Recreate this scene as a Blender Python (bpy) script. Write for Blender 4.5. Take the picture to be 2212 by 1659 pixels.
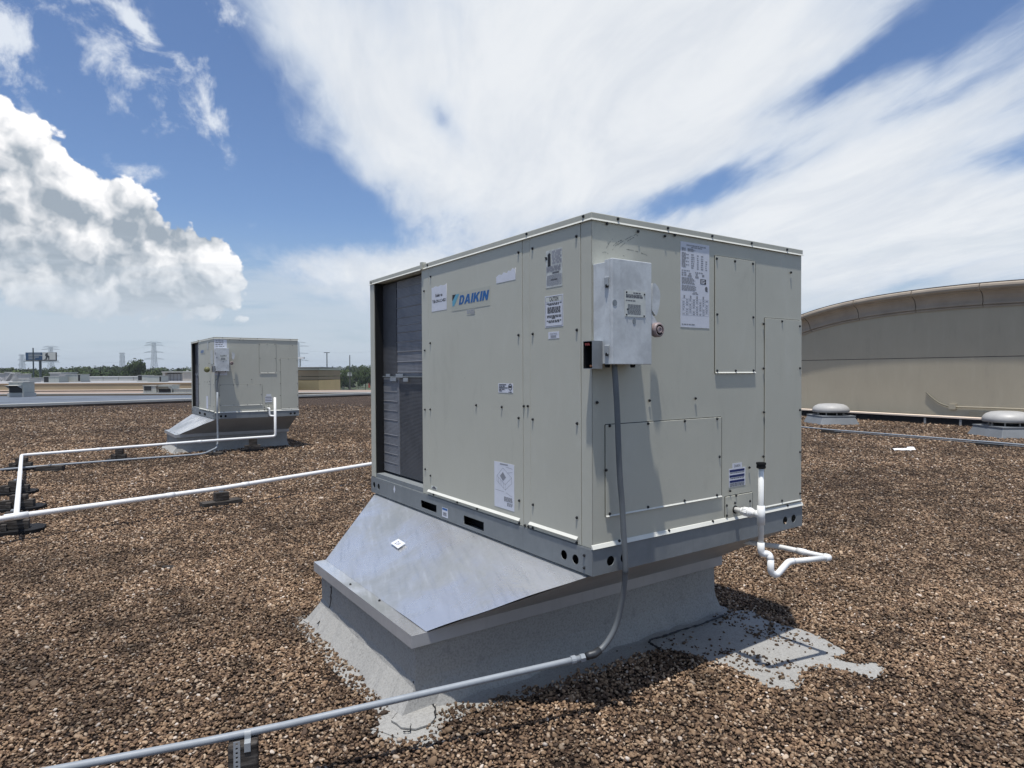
import bpy, bmesh, math, random
import numpy as np
from mathutils import Vector, Matrix
random.seed(7); rng = np.random.default_rng(11)
S = bpy.context.scene
for o in list(bpy.data.objects): bpy.data.objects.remove(o)
COL = S.collection
PI = math.pi

# ------------------------------------------------------------------ camera
FPX, PITCH, ROLL, HC = 1392.2, 0.0179, -0.0052, 1.551
UX, UY, YAW = 0.3501, 2.8207, 0.6027           # near corner and heading of the big unit
U2X, U2Y, YAW2 = -5.7768, 12.5191, 0.6232
DL, DR, ZB, UH = 2.516, 1.623, 0.650, 1.6
cp, sp, cr, sr = math.cos(PITCH), math.sin(PITCH), math.cos(ROLL), math.sin(ROLL)
F_ = Vector((0, cp, -sp)); U0 = Vector((0, sp, cp)); R0 = Vector((1, 0, 0))
CR_ = R0*cr + U0*sr; CU_ = U0*cr - R0*sr
CAM = Vector((0, 0, HC))
cd = bpy.data.cameras.new('camera'); cam = bpy.data.objects.new('camera', cd); COL.objects.link(cam)
cd.sensor_width = 36; cd.lens = FPX/2212*36; cd.clip_start = .05; cd.clip_end = 9000
M = Matrix.Identity(4)
for i in range(3):
    M[i][0] = CR_[i]; M[i][1] = CU_[i]; M[i][2] = -F_[i]; M[i][3] = CAM[i]
cam.matrix_world = M; S.camera = cam

# ------------------------------------------------------------------ sun, exposure
Rv = Vector((math.cos(YAW), math.sin(YAW), 0)); Lv = Vector((-math.sin(YAW), math.cos(YAW), 0))
sdir = (-.125*Lv - .155*Rv + Vector((0, 0, 1.))).normalized()
SUN_E = math.asin(sdir.z); SUN_A = math.atan2(sdir.x, sdir.y)
sl = bpy.data.lights.new('sun', 'SUN'); sl.energy = 3.3; sl.angle = math.radians(1.0); sl.color = (1, .96, .9)
so = bpy.data.objects.new('sun', sl); COL.objects.link(so); so.location = (0, -5, 40)
so.rotation_euler = sdir.to_track_quat('Z', 'Y').to_euler()
S.view_settings.view_transform = 'Standard'; S.view_settings.look = 'None'
S.view_settings.gamma = 1; S.view_settings.exposure = 0.44; S.view_settings.use_curve_mapping = False
S.render.engine = 'CYCLES'

# ------------------------------------------------------------------ node expression helper
class G:
    """tiny wrapper that turns python arithmetic into shader math nodes"""
    def __init__(s, nt): s.nt = nt
    def n(s, typ, **kw):
        nd = s.nt.nodes.new(typ)
        for k, v in kw.items(): setattr(nd, k, v)
        return nd
    def put(s, sock, v):
        if isinstance(v, X): s.nt.links.new(v.s, sock)
        elif isinstance(v, bpy.types.NodeSocket): s.nt.links.new(v, sock)
        else: sock.default_value = v
    def m(s, op, a, b=0.0, c=0.0, clamp=False):
        nd = s.n('ShaderNodeMath', operation=op, use_clamp=clamp)
        s.put(nd.inputs[0], a); s.put(nd.inputs[1], b); s.put(nd.inputs[2], c)
        return X(s, nd.outputs[0])
    def comb(s, x, y, z):
        nd = s.n('ShaderNodeCombineXYZ'); s.put(nd.inputs[0], x); s.put(nd.inputs[1], y); s.put(nd.inputs[2], z); return X(s, nd.outputs[0])
    def sep(s, v):
        nd = s.n('ShaderNodeSeparateXYZ'); s.put(nd.inputs[0], v); return [X(s, o) for o in nd.outputs]
    def noise(s, vec, scale=5., detail=4., rough=.5, dist=0., lac=2., out=0):
        nd = s.n('ShaderNodeTexNoise'); s.put(nd.inputs['Vector'], vec); nd.inputs['Scale'].default_value = scale
        nd.inputs['Detail'].default_value = detail; nd.inputs['Roughness'].default_value = rough
        nd.inputs['Distortion'].default_value = dist; nd.inputs['Lacunarity'].default_value = lac
        return X(s, nd.outputs[out])
    def vor(s, vec, scale=5., out='Distance', feature='F1', rand=1.):
        nd = s.n('ShaderNodeTexVoronoi', feature=feature); s.put(nd.inputs['Vector'], vec); nd.inputs['Scale'].default_value = scale
        nd.inputs['Randomness'].default_value = rand
        return X(s, nd.outputs[out])
    def step(s, v, a, b):
        nd = s.n('ShaderNodeMapRange', interpolation_type='SMOOTHSTEP'); s.put(nd.inputs[0], v)
        nd.inputs[1].default_value = a; nd.inputs[2].default_value = b; return X(s, nd.outputs[0])
    def lin(s, v, a, b, c=0., d=1.):
        nd = s.n('ShaderNodeMapRange'); s.put(nd.inputs[0], v)
        for i, q in enumerate((a, b, c, d)): nd.inputs[i+1].default_value = q
        return X(s, nd.outputs[0])
    def mix(s, f, a, b, blend='MIX'):
        nd = s.n('ShaderNodeMix', data_type='RGBA', blend_type=blend)
        def c(v): return (*v, 1) if isinstance(v, tuple) and len(v) == 3 else v
        s.put(nd.inputs[0], f); s.put(nd.inputs[6], c(a)); s.put(nd.inputs[7], c(b)); return X(s, nd.outputs[2])
    def ramp(s, f, stops, interp='LINEAR'):
        nd = s.n('ShaderNodeValToRGB'); s.put(nd.inputs[0], f); e = nd.color_ramp.elements; nd.color_ramp.interpolation = interp
        while len(e) < len(stops): e.new(.5)
        for q, (p, c) in zip(e, stops): q.position = p; q.color = (*c, 1)
        return X(s, nd.outputs[0])
class X:
    def __init__(s, g, sock): s.g = g; s.s = sock
    def __add__(s, o): return s.g.m('ADD', s, o)
    __radd__ = __add__
    def __sub__(s, o): return s.g.m('SUBTRACT', s, o)
    def __rsub__(s, o): return s.g.m('SUBTRACT', o, s)
    def __mul__(s, o): return s.g.m('MULTIPLY', s, o)
    __rmul__ = __mul__
    def __truediv__(s, o): return s.g.m('DIVIDE', s, o)
    def clamp(s): return s.g.m('ADD', s, 0., clamp=True)

# ------------------------------------------------------------------ world: Nishita sky with procedural clouds
SKY = 0.10
w = bpy.data.worlds.new('World'); S.world = w; w.use_nodes = True
nt = w.node_tree; nt.nodes.clear(); g = G(nt)
sky = g.n('ShaderNodeTexSky', sky_type='NISHITA'); sky.sun_disc = False
sky.sun_elevation = SUN_E; sky.sun_rotation = SUN_A; sky.air_density = 1.0; sky.dust_density = .6; sky.ozone_density = 2.2
tc = g.n('ShaderNodeTexCoord'); D = tc.outputs['Generated']
x, y, z = g.sep(D)
az = g.m('ARCTAN2', x, y); el = g.m('ARCSINE', z)
wn = g.noise(D, 3.2, 5, .55, out=1); wx, wy, wz = g.sep(wn)
A = az + (wx-.5)*.16; E_ = el + (wy-.5)*.11
wn2 = g.noise(D, 9., 5, .6, out=1); w2x, w2y, _ = g.sep(wn2)
A2 = az + (w2x-.5)*.09; E2 = el + (w2y-.5)*.07
def aepx(px, py):
    u = (px-1106)/FPX; r = math.hypot(1, u); return math.atan(u), math.atan((804-py)/FPX/r)
def blob(Aa, Ee, px, py, rx, ry, rot, wgt):
    a0, e0 = aepx(px, py); c, s_ = math.cos(math.radians(rot)), math.sin(math.radians(rot))
    da = Aa - a0; de = Ee - e0
    p = (da*c + de*s_)*(FPX/rx); q = (de*c - da*s_)*(FPX/ry)
    return g.m('EXPONENT', (p*p + q*q)*-1.0)*wgt
# thin high cloud: streaks on a plane overhead, drawn out along the view heading, plus its broad banks
zz = g.m('MAXIMUM', z, 0.0) + .10
cx = x/zz; cy = y/zz
pc = g.comb((cx*.985 + cy*.17)*1.0, (cy*.985 - cx*.17)*.30, 0.)
st = g.noise(pc, 1.25, 6, .58, .55)
st2 = g.noise(pc, 5.5, 5, .62, .3)
iso = g.noise(D, 4.5, 6, .6, .25)
banks = None
for b in [(1130,  60, 560, 330, 0, 1.0), (1560, 190, 420, 330, 0, .9), (880, 330, 150, 190, -25, .75), (1250, 420, 300, 150, 10, .8),
          (1990, 330, 300, 100, 24, .75), (2150, 560, 420, 130, 8, .75), (880, 590, 260, 55, -8, .80), (1850, 520, 380, 90, 14, .7), (700, 60, 170, 90, -50, .55), (545, 30, 150, 80, -40, .55), (770, 575, 190, 48, -6, .45),
          (430, 230, 170, 330, -24, -.62), (720, 470, 190, 80, -15, -.85), (1500, 428, 190, 34, 9, -1.15), (965, 270, 42, 70, 40, -.75),
          (2010, 60, 280, 46, 24, -.75), (2090, 365, 190, 36, 12, -.62), (1760, 200, 200, 30, 27, -.36), (2000, 235, 130, 18, 24, -.34), (1950, 640, 200, 14, 6, -.3), (1180, 500, 70, 26, 25, -.3)]:
    t = blob(A, E_, *b); banks = t if banks is None else banks + t
front = g.step(y, -.1, .35)
grain = g.noise(pc, 13., 5, .66, .6)
dens = (grain-.5)*.55 + banks*front*1.1 + (1.-front)*.45 - .05 + (st-.5)*1.25 + (st2-.5)*.75 + (iso-.5)*.75
cir = g.step(dens, .10, .92)
thick = g.step(dens, .45, 1.5)
cshade = g.noise(pc, 3.4, 5, .68, .5)
cir_col = g.mix(thick, (.60, .68, .80), (.86, .885, .91))
cir_col = g.mix(g.step(cshade, .35, .75)*.50, cir_col, (.58, .64, .73))
# cumulus on the left and its small wisps
fine = g.noise(D, 14., 7, .62, .15); big = g.noise(D, 5., 4, .5); mid_ = g.noise(D, 8., 5, .6, .4)
wv_ = g.n('ShaderNodeVectorMath', operation='SCALE'); g.put(wv_.inputs[0], wn2); wv_.inputs[3].default_value = .07
pw_ = g.n('ShaderNodeVectorMath', operation='ADD'); g.put(pw_.inputs[0], D); nt.links.new(wv_.outputs[0], pw_.inputs[1])
def billow(off, scale, det=3.):
    ad = g.n('ShaderNodeVectorMath', operation='ADD'); nt.links.new(pw_.outputs[0], ad.inputs[0]); ad.inputs[1].default_value = off
    nd = g.n('ShaderNodeTexVoronoi', feature='F1'); nd.inputs['Scale'].default_value = scale; pass
    nd.inputs['Detail'].default_value = det; nd.inputs['Roughness'].default_value = .55; nd.inputs['Lacunarity'].default_value = 2.1; nt.links.new(ad.outputs[0], nd.inputs['Vector'])
    return 1. - X(g, nd.outputs['Distance'])
b0_ = billow((0, 0, 0), 13.); b1_ = billow((.012, -.004, .016), 13.); bb0 = billow((0, 0, 0), 5.5, 1.); bb1 = billow((.02, -.006, .032), 5.5, 1.)
cum = None
for b in [(-30, 320, 150, 150, 0, 1.15), (90, 400, 165, 140, -35, 1.1), (220, 490, 170, 110, -22, 1.1), (370, 555, 140, 90, -14, 1.05), (480, 540, 100, 58, -5, .95),
          (60, 620, 330, 120, 0, 1.05), (400, 640, 200, 75, 0, .9), (600, 700, 150, 22, 0, .45), (775, 668, 34, 15, 0, .7), (-300, 480, 260, 150, 0, 1.0)]:
    t = blob(A2, E2, *b); cum = t if cum is None else cum + t
cd_ = cum + (b0_-.62)*1.15 + (bb0-.62)*.8 + (fine-.5)*.75
cmask = g.step(cd_, .44, .66)
core = g.step(cum + (big-.5)*1.4, .75, 1.5)
under = g.step(el, .30, .08)
Lc = g.m('MINIMUM', g.m('MAXIMUM', .95 + (b0_-b1_)*.75 + (bb0-bb1)*.75 + (fine-.5)*.45 + (mid_-.5)*.45 - core*.16 - under*.02 - (1.-g.step(cd_, .5, .8))*.08, .50), 1.10)
cum_col = g.comb(Lc*1.24 - .27, Lc*1.12 - .15, Lc*1.0 - .02)
low = g.step(el, .02, .20)
cum_col = g.mix((1.-low)*.55, cum_col, (.56, .65, .73))
wis = None
for b in [(235, 140, 95, 52, -30, .75), (5, 95, 75, 75, 10, .72), (310, 62, 40, 16, -35, .55), (225, 10, 60, 20, -5, .5), (1160, 640, 10, 10, 0, 0), (330, 370, 110, 18, -12, .33), (470, 250, 90, 34, -60, .25)]:
    t = blob(A2, E2, *b); wis = t if wis is None else wis + t
brk = g.noise(D, 11., 6, .66, .5); veil = g.step(az, -.08, -.38)*g.step(el, .16, .36)
wmask = g.step(wis + (fine-.5)*1.7 + (iso-.5)*.6 + (brk-.5)*veil*2.0 + veil*.09, .28, .85)*.9
# low bank of hazy stratus near the horizon
sv = g.comb(az*2.2, el*13., 0.)
strat = g.noise(sv, 2.2, 5, .58, .4)
smask = g.step(strat + g.step(el, .20, .02)*.30 - g.step(el, .14, .32)*.5, .46, .76)*.75
hz = g.step(el, .24, .0)
# compose
base = g.n('ShaderNodeVectorMath', operation='MULTIPLY'); g.put(base.inputs[0], sky.outputs[0]); base.inputs[1].default_value = (.72, .79, .92)
blue = X(g, base.outputs[0])
def over(mask, a, col):                        # cloud colours are given as seen; the background strength is SKY
    k = 1./SKY*.82
    sc = g.n('ShaderNodeVectorMath', operation='SCALE'); g.put(sc.inputs[0], col); sc.inputs[3].default_value = k*.92
    nd = g.n('ShaderNodeMix', data_type='RGBA'); g.put(nd.inputs[0], mask); g.put(nd.inputs[6], a); g.put(nd.inputs[7], X(g, sc.outputs[0])); return X(g, nd.outputs[2])
flat = g.n('ShaderNodeRGB'); flat.outputs[0].default_value = (.40, .50, .60, 1)
wht = g.n('ShaderNodeRGB'); wht.outputs[0].default_value = (.80, .85, .92, 1)
gry = g.n('ShaderNodeRGB'); gry.outputs[0].default_value = (.60, .67, .75, 1)
c = over(hz*.80, blue, flat.outputs[0])
c = over(wmask, c, wht.outputs[0])
c = over(cir*.94, c, cir_col)
c = over(cmask*(g.step(el, -.01, .10)*.75+.25), c, cum_col)
c = over(smask*.85, c, gry.outputs[0])
c = over(g.step(el, .05, -.02)*.55, c, flat.outputs[0])
bg = g.n('ShaderNodeBackground'); g.put(bg.inputs[0], c); bg.inputs[1].default_value = SKY
out = g.n('ShaderNodeOutputWorld'); nt.links.new(bg.outputs[0], out.inputs[0])
w.cycles.sampling_method = 'MANUAL'; w.cycles.sample_map_resolution = 512
#SKYEND
# ------------------------------------------------------------------ pixel -> place (photo seen at 2212 x 1659)
def ray(px, py):
    return F_ + CR_*((px-1106)/FPX) - CU_*((py-829.5)/FPX)
def gz(px, py, z=0.0):
    r = ray(px, py); t = (z-HC)/r.z; return CAM + r*t
def at(px, py, Y):
    r = ray(px, py); return CAM + r*(Y/r.y)
def onplane(px, py, P, n):
    r = ray(px, py); t = (P-CAM).dot(n)/r.dot(n); return CAM + r*t
ZO = {1: (768.0, 438.8, 4.032), 2: (1206.8, 438.8, 4.032), 3: (768.0, 822.8, 4.032), 4: (1234.2, 822.8, 3.666), 5: (603.4, 1042.2, 2.880),
      6: (1206.8, 1151.9, 2.880), 7: (329.1, 685.7, 4.481), 8: (0, 685.7, 5.041), 11: (0, 905.1, 2.688), 12: (1700.5, 548.5, 3.781),
      13: (603.4, 740.5, 10.08), 14: (109.7, 1371.4, 3.360), 15: (905.1, 592.4, 10.08), 16: (1124.5, 521.1, 7.562), 17: (1448.2, 504.7, 7.562), 18: (1234.2, 521.1, 5.498)}
def V(k, x, y):
    a, b, s = ZO[k]; return a + x/s, b + y/s

# ------------------------------------------------------------------ object helpers
def tag(o, label=None, cat=None, group=None, kind=None):
    if label: o['label'] = label
    if cat: o['category'] = cat
    if group: o['group'] = group
    if kind: o['kind'] = kind
    return o
def empty(name, loc=(0, 0, 0), rz=0, label=None, cat=None, group=None):
    o = bpy.data.objects.new(name, None); COL.objects.link(o); o.location = loc; o.rotation_euler = (0, 0, rz); o.empty_display_size = .2
    return tag(o, label, cat, group)
def link(name, me, mat, parent=None, bevel=0, smooth=False, loc=None, M=None, seg=2):
    if isinstance(mat, (list, tuple)):
        for q in mat:
            if len(me.materials) < len(mat): me.materials.append(q)
    elif mat and not me.materials: me.materials.append(mat)
    if smooth:
        me.polygons.foreach_set('use_smooth', [True]*len(me.polygons))
    o = bpy.data.objects.new(name, me); COL.objects.link(o)
    if parent: o.parent = parent
    if M is not None: o.matrix_local = M
    if loc is not None: o.location = loc
    if bevel:
        b = o.modifiers.new('bevel', 'BEVEL'); b.width = bevel; b.segments = seg; b.limit_method = 'ANGLE'; b.angle_limit = math.radians(40)
        b.harden_normals = False
    return o
class MB:
    def __init__(s): s.v = []; s.f = []; s.m = []; s.cur = 0
    def add(s, vs, fs):
        n = len(s.v); s.v += [tuple(v) for v in vs]; s.f += [tuple(i+n for i in f) for f in fs]; s.m += [s.cur]*len(fs); return s
    def box(s, x0, x1, y0, y1, z0, z1, M=None):
        vs = [Vector(p) for p in ((x0,y0,z0),(x1,y0,z0),(x1,y1,z0),(x0,y1,z0),(x0,y0,z1),(x1,y0,z1),(x1,y1,z1),(x0,y1,z1))]
        if M is not None: vs = [M @ v for v in vs]
        return s.add(vs, [(0,3,2,1),(4,5,6,7),(0,1,5,4),(1,2,6,5),(2,3,7,6),(3,0,4,7)])
    def hexa(s, b, t):
        return s.add(list(b)+list(t), [(3,2,1,0),(4,5,6,7),(0,1,5,4),(1,2,6,5),(2,3,7,6),(3,0,4,7)])
    def tube(s, pts, r, seg=14, cap=True):
        pts = [Vector(p) for p in pts]; n = len(pts); rs = r if isinstance(r, (list, tuple)) else [r]*n
        T = [(pts[min(i+1, n-1)]-pts[max(i-1, 0)]).normalized() for i in range(n)]
        a = T[0].orthogonal().normalized(); vs = []
        for i in range(n):
            a = (a - T[i]*a.dot(T[i])).normalized(); b = T[i].cross(a)
            for k in range(seg):
                q = 2*PI*k/seg; vs.append(pts[i] + (a*math.cos(q)+b*math.sin(q))*rs[i])
        fs = [(i*seg+k, i*seg+(k+1) % seg, (i+1)*seg+(k+1) % seg, (i+1)*seg+k) for i in range(n-1) for k in range(seg)]
        if cap: fs += [tuple(range(seg))[::-1], tuple((n-1)*seg+k for k in range(seg))]
        return s.add(vs, fs)
    def lathe(s, prof, seg=24, M=None):
        vs = []; n = len(prof)
        for r, z in prof:
            for k in range(seg):
                q = 2*PI*k/seg; v = Vector((r*math.cos(q), r*math.sin(q), z)); vs.append(M @ v if M is not None else v)
        fs = [(i*seg+k, i*seg+(k+1) % seg, (i+1)*seg+(k+1) % seg, (i+1)*seg+k) for i in range(n-1) for k in range(seg)]
        fs += [tuple(range(seg))[::-1], tuple((n-1)*seg+k for k in range(seg))]
        return s.add(vs, fs)
    def quadgrid(s, f, nu, nv):
        vs = [f(i/nu, j/nv) for j in range(nv+1) for i in range(nu+1)]
        return s.add(vs, [(j*(nu+1)+i, j*(nu+1)+i+1, (j+1)*(nu+1)+i+1, (j+1)*(nu+1)+i) for j in range(nv) for i in range(nu)])
    def mesh(s, name='mesh'):
        me = bpy.data.meshes.new(name); me.from_pydata(s.v, [], s.f)
        if any(s.m): me.polygons.foreach_set('material_index', s.m)
        me.update(); return me
    def build(s, name, mat, parent=None, **k):
        return link(name, s.mesh(name), mat, parent, **k)
def box(name, x0, x1, y0, y1, z0, z1, mat, parent=None, bevel=0, **k):
    """a box whose origin is its own centre"""
    c = Vector(((x0+x1)/2, (y0+y1)/2, (z0+z1)/2)); h = Vector((abs(x1-x0)/2, abs(y1-y0)/2, abs(z1-z0)/2))
    return MB().box(-h.x, h.x, -h.y, h.y, -h.z, h.z).build(name, mat, parent, bevel=bevel, loc=c, **k)
def fillet(pts, r, n=6):
    pts = [Vector(p) for p in pts]; out = [pts[0]]
    for i in range(1, len(pts)-1):
        rr = r[i] if isinstance(r, dict) and i in r else (r if not isinstance(r, dict) else .03)
        a, b, c = pts[i-1], pts[i], pts[i+1]; u = (a-b); v = (c-b); d = min(rr, u.length*.49, v.length*.49)
        p0 = b+u.normalized()*d; p1 = b+v.normalized()*d
        for k in range(n+1):
            t = k/n; out.append(p0*(1-t)**2 + b*2*t*(1-t) + p1*t*t)
    out.append(pts[-1]); return out
def flat_mesh(loops, thick, name='plate'):
    """outline (first loop) with holes, filled and given thickness; lies on z 0..thick"""
    cu = bpy.data.curves.new(name, 'CURVE'); cu.dimensions = '2D'; cu.fill_mode = 'BOTH'; cu.extrude = thick/2
    for L in loops:
        sp_ = cu.splines.new('POLY'); sp_.points.add(len(L)-1); sp_.use_cyclic_u = True
        for p, q in zip(sp_.points, L): p.co = (q[0], q[1], 0, 1)
    o = bpy.data.objects.new(name, cu); COL.objects.link(o); dg = bpy.context.evaluated_depsgraph_get(); dg.update()
    me = bpy.data.meshes.new_from_object(o.evaluated_get(dg)); bpy.data.objects.remove(o); bpy.data.curves.remove(cu)
    co = np.empty(len(me.vertices)*3, 'f'); me.vertices.foreach_get('co', co); co[2::3] += thick/2; me.vertices.foreach_set('co', co)
    me.materials.clear(); me.name = name; return me
def text_mesh(txt, size, thick=.0002, shear=0., bold=0., align='CENTER', spacing=1.0):
    cu = bpy.data.curves.new('text', 'FONT'); cu.body = txt; cu.size = size; cu.shear = shear; cu.offset = bold; cu.extrude = thick/2
    cu.align_x = align; cu.space_character = spacing; cu.resolution_u = 3
    o = bpy.data.objects.new('text', cu); COL.objects.link(o); dg = bpy.context.evaluated_depsgraph_get(); dg.update()
    me = bpy.data.meshes.new_from_object(o.evaluated_get(dg)); bpy.data.objects.remove(o); bpy.data.curves.remove(cu)
    me.materials.clear(); return me
def circ(cx, cy, rx, ry=None, n=20):
    ry = ry or rx; return [(cx+rx*math.cos(2*PI*k/n), cy+ry*math.sin(2*PI*k/n)) for k in range(n)]
def rect(x0, y0, x1, y1): return [(x0, y0), (x1, y0), (x1, y1), (x0, y1)]
def copy_tree(o, parent=None, skip=()):
    c = o.copy(); COL.objects.link(c); c.parent = parent
    for ch in list(o.children):
        if ch.name.split('.')[0] in skip or ch.get('solo'): continue
        copy_tree(ch, c, skip)
    return c

# ------------------------------------------------------------------ materials
def mat(name, fn, rough=.6, metal=0., bump=None, spec=.5, coat=0):
    m = bpy.data.materials.new(name); m.use_nodes = True; nt = m.node_tree; b = nt.nodes['Principled BSDF']; g = G(nt)
    b.inputs['Roughness'].default_value = rough; b.inputs['Metallic'].default_value = metal; b.inputs['Specular IOR Level'].default_value = spec
    tcn = g.n('ShaderNodeTexCoord'); P = tcn.outputs['Object']
    geo = g.n('ShaderNodeNewGeometry'); W = geo.outputs['Position']
    r = fn(g, P, W, b)
    if isinstance(r, tuple) and len(r) == 3: b.inputs['Base Color'].default_value = (*r, 1)
    elif r is not None: g.put(b.inputs['Base Color'], r)
    return m
def bumpn(g, b, h, strength=.3, dist=.002):
    n = g.n('ShaderNodeBump'); n.inputs['Strength'].default_value = strength; n.inputs['Distance'].default_value = dist
    g.put(n.inputs['Height'], h); g.put(b.inputs['Normal'], n.outputs[0])
def plain(name, col, rough=.6, metal=0., var=.12, scale=6., bump=0., bscale=60., spec=.5):
    def fn(g, P, W, b):
        n = g.noise(W, scale, 6, .6); k = g.lin(n, .25, .75, 1-var, 1+var)
        v = g.n('ShaderNodeVectorMath', operation='SCALE'); v.inputs[0].default_value = col; g.put(v.inputs[3], k)
        if bump: bumpn(g, b, g.noise(W, bscale, 5, .6), bump, .003)
        return X(g, v.outputs[0])
    return mat(name, fn, rough, metal, spec=spec)
def paint_fn(base, dirt=.10):
    def fn(g, P, W, b):
        x, y, z = g.sep(W)
        n = g.noise(W, 1.6, 6, .6); n2 = g.noise(W, 220., 2, .5)
        sv = g.comb(x*30., y*30., z*1.2); stk = g.noise(sv, 1.0, 5, .6)
        c = g.mix(g.step(n, .35, .7)*.35, base, tuple(q*.90 for q in base))
        c = g.mix(g.step(stk, .56, .78)*.16, c, tuple(q*.80 for q in base))
        c = g.mix(g.lin(n2, .3, .7)*.10, c, tuple(min(1, q*1.2) for q in base))
        spots = g.vor(W, 26.); c = g.mix(g.step(spots + g.noise(W, 3., 3)*.25, .20, .13)*.45, c, tuple(q*.60 for q in base))
        ch_ = g.noise(g.comb(x*2., y*2., z*.8), 2.2, 6, .7, .6); c = g.mix(g.step(ch_, .50, .78)*.35, c, (.58, .58, .52)); c = g.mix(g.step(ch_, .46, .26)*.22, c, (.30, .30, .25))
        bumpn(g, b, n2*.25 + g.noise(W, 2.3, 3)*3.0, .22, .004)
        g.put(b.inputs['Roughness'], g.lin(n, .3, .7, .42, .58))
        return c
    return fn
M_PAINT = mat('cabinet paint', paint_fn((.50, .495, .42)))
M_PAINT2 = mat('weathered cabinet paint', paint_fn((.49, .485, .41)))
M_CREAM = plain('cream trim', (.66, .66, .60), .5, var=.06)
def galv(base, rough=.38, metal=.55, amt=.3, sc=14.):
    def fn(g, P, W, b):
        v = g.vor(W, sc*3, out='Color'); vx, _, _ = g.sep(v); n = g.noise(W, sc*.35, 7, .65); n2 = g.noise(W, sc, 6, .6)
        x, y, z = g.sep(W); stk = g.noise(g.comb(x*26., y*26., z*1.5), 1., 5, .6)
        c = g.mix(g.step(n, .32, .68)*amt, base, tuple(q*.62 for q in base))
        c = g.mix(vx*.18, c, tuple(q*.75 for q in base)); c = g.mix(g.step(n2, .5, .75)*.22, c, tuple(min(1, q*1.25) for q in base))
        c = g.mix(g.step(stk, .55, .8)*.30, c, tuple(q*.55 for q in base))
        g.put(b.inputs['Roughness'], g.lin(n, .3, .7, rough-.08, rough+.14)); bumpn(g, b, n2, .12, .002)
        return c
    return fn
M_RAIL = mat('galvanised rail', galv((.215, .235, .245), .55, .2))
M_BOX = mat('galvanised switch box', galv((.66, .69, .70), .5, .12, .75, 26.))
M_GALV = mat('galvanised sheet', galv((.36, .385, .40), .42, .55))
def adapter_fn(g, P, W, b):  # dark patches and pale streaks imitate reflections in the sheet's colour
    x, y, z = g.sep(W)
    n = g.noise(W, 1.9, 7, .6, .4); n2 = g.noise(g.comb(x*2., y*2., z*2.), 9., 7, .65); br = g.noise(g.comb(x*40.+y*12., y*3.-x*4., z*3.), 1., 4, .5)
    c = g.mix(g.step(n, .42, .66)*.75, (.76, .76, .755), (.36, .375, .35)); c = g.mix(g.step(br, .52, .75)*.35, c, (.82, .84, .86)); c = g.mix(g.step(br, .46, .28)*.25, c, (.36, .39, .40)); c = g.mix(g.step(n2, .54, .8)*.3, c, (.72, .75, .76))
    g.put(b.inputs['Roughness'], g.lin(g.step(n, .42, .62), 0, 1, .24, .46) + (br-.5)*.05); bumpn(g, b, n*6. + br*.10, .20, .006)
    return c
M_ADAPT = mat('new galvanised sheet', adapter_fn, .3, .74)
M_CURBCAP = mat('curb flashing metal', galv((.40, .40, .40), .36, .75, .35, 5.))
def membrane_fn(g, P, W, b):
    n = g.noise(W, 1.7, 6, .6); n2 = g.noise(W, 95., 4, .8); n3 = g.noise(W, 9., 6, .65)
    c = g.mix(g.step(n, .3, .7)*.5, (.335, .33, .31), (.255, .25, .24)); c = g.mix(g.lin(n2, .42, .62).clamp()*.40, c, (.42, .42, .40)); c = g.mix(g.lin(n2, .50, .34).clamp()*.32, c, (.10, .10, .10))
    c = g.mix(g.step(n3, .56, .74)*.28, c, (.12, .125, .125)); c = g.mix(g.step(n3, .42, .30)*.22, c, (.40, .40, .385))
    bumpn(g, b, n2 + n3*2.5, .7, .003); return c
M_MEMB = mat('granulated roof membrane', membrane_fn, .9, spec=.2)
M_TAR = plain('black tar', (.016, .016, .017), .45, var=.4, scale=20., bump=.5)
M_BLACK = plain('black rubber', (.018, .018, .019), .7, spec=.15)
M_SCREW = plain('dark screw head', (.035, .037, .04), .4, .6)
M_COND = plain('grey flexible conduit jacket', (.135, .150, .162), .5, var=.12, scale=9.)
M_EMT = mat('galvanised conduit', galv((.30, .33, .36), .5, .3, .35, 20.))
def pvc_fn(g, P, W, b):
    n = g.noise(W, 5., 6, .6); n2 = g.noise(W, 60., 4, .6)
    c = g.mix(g.step(n, .45, .75)*.4, (.78, .79, .77), (.58, .58, .55)); return g.mix(g.step(n2, .62, .75)*.4, c, (.36, .35, .32))
M_PVC = mat('white plastic pipe', pvc_fn, .35)
M_PVCH = mat('clean white plastic fitting', lambda g, P, W, b: (.82, .83, .82), .3)
M_PAPER = plain('white sticker paper', (.66, .68, .74), .55, var=.05, scale=30.)
M_PAPERW = plain('weathered sticker paper', (.52, .54, .52), .6, var=.30, scale=45.)
M_PAPERY = plain('yellowed sticker paper', (.60, .62, .58), .6, var=.08, scale=30.)
M_INK = plain('grey print', (.13, .135, .15), .6, var=.2)
M_INKL = plain('pale grey print', (.30, .31, .34), .6, var=.25)
M_INKB = plain('black print', (.018, .018, .02), .6)
M_NAVY = plain('navy print', (.010, .022, .115), .5)
M_BLUE = plain('blue lettering', (.008, .105, .33), .45, var=.1)
M_CYAN = plain('pale blue lettering', (.11, .36, .50), .45, var=.1)
M_FILM = plain('clear yellowed sticker film', (.45, .452, .385), .45, var=.03)
M_RED = plain('red wire insulation', (.16, .02, .02), .5, var=.5, scale=60.)
M_KNOB = plain('faded pink knob', (.30, .235, .23), .45, var=.15, scale=30.)
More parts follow.
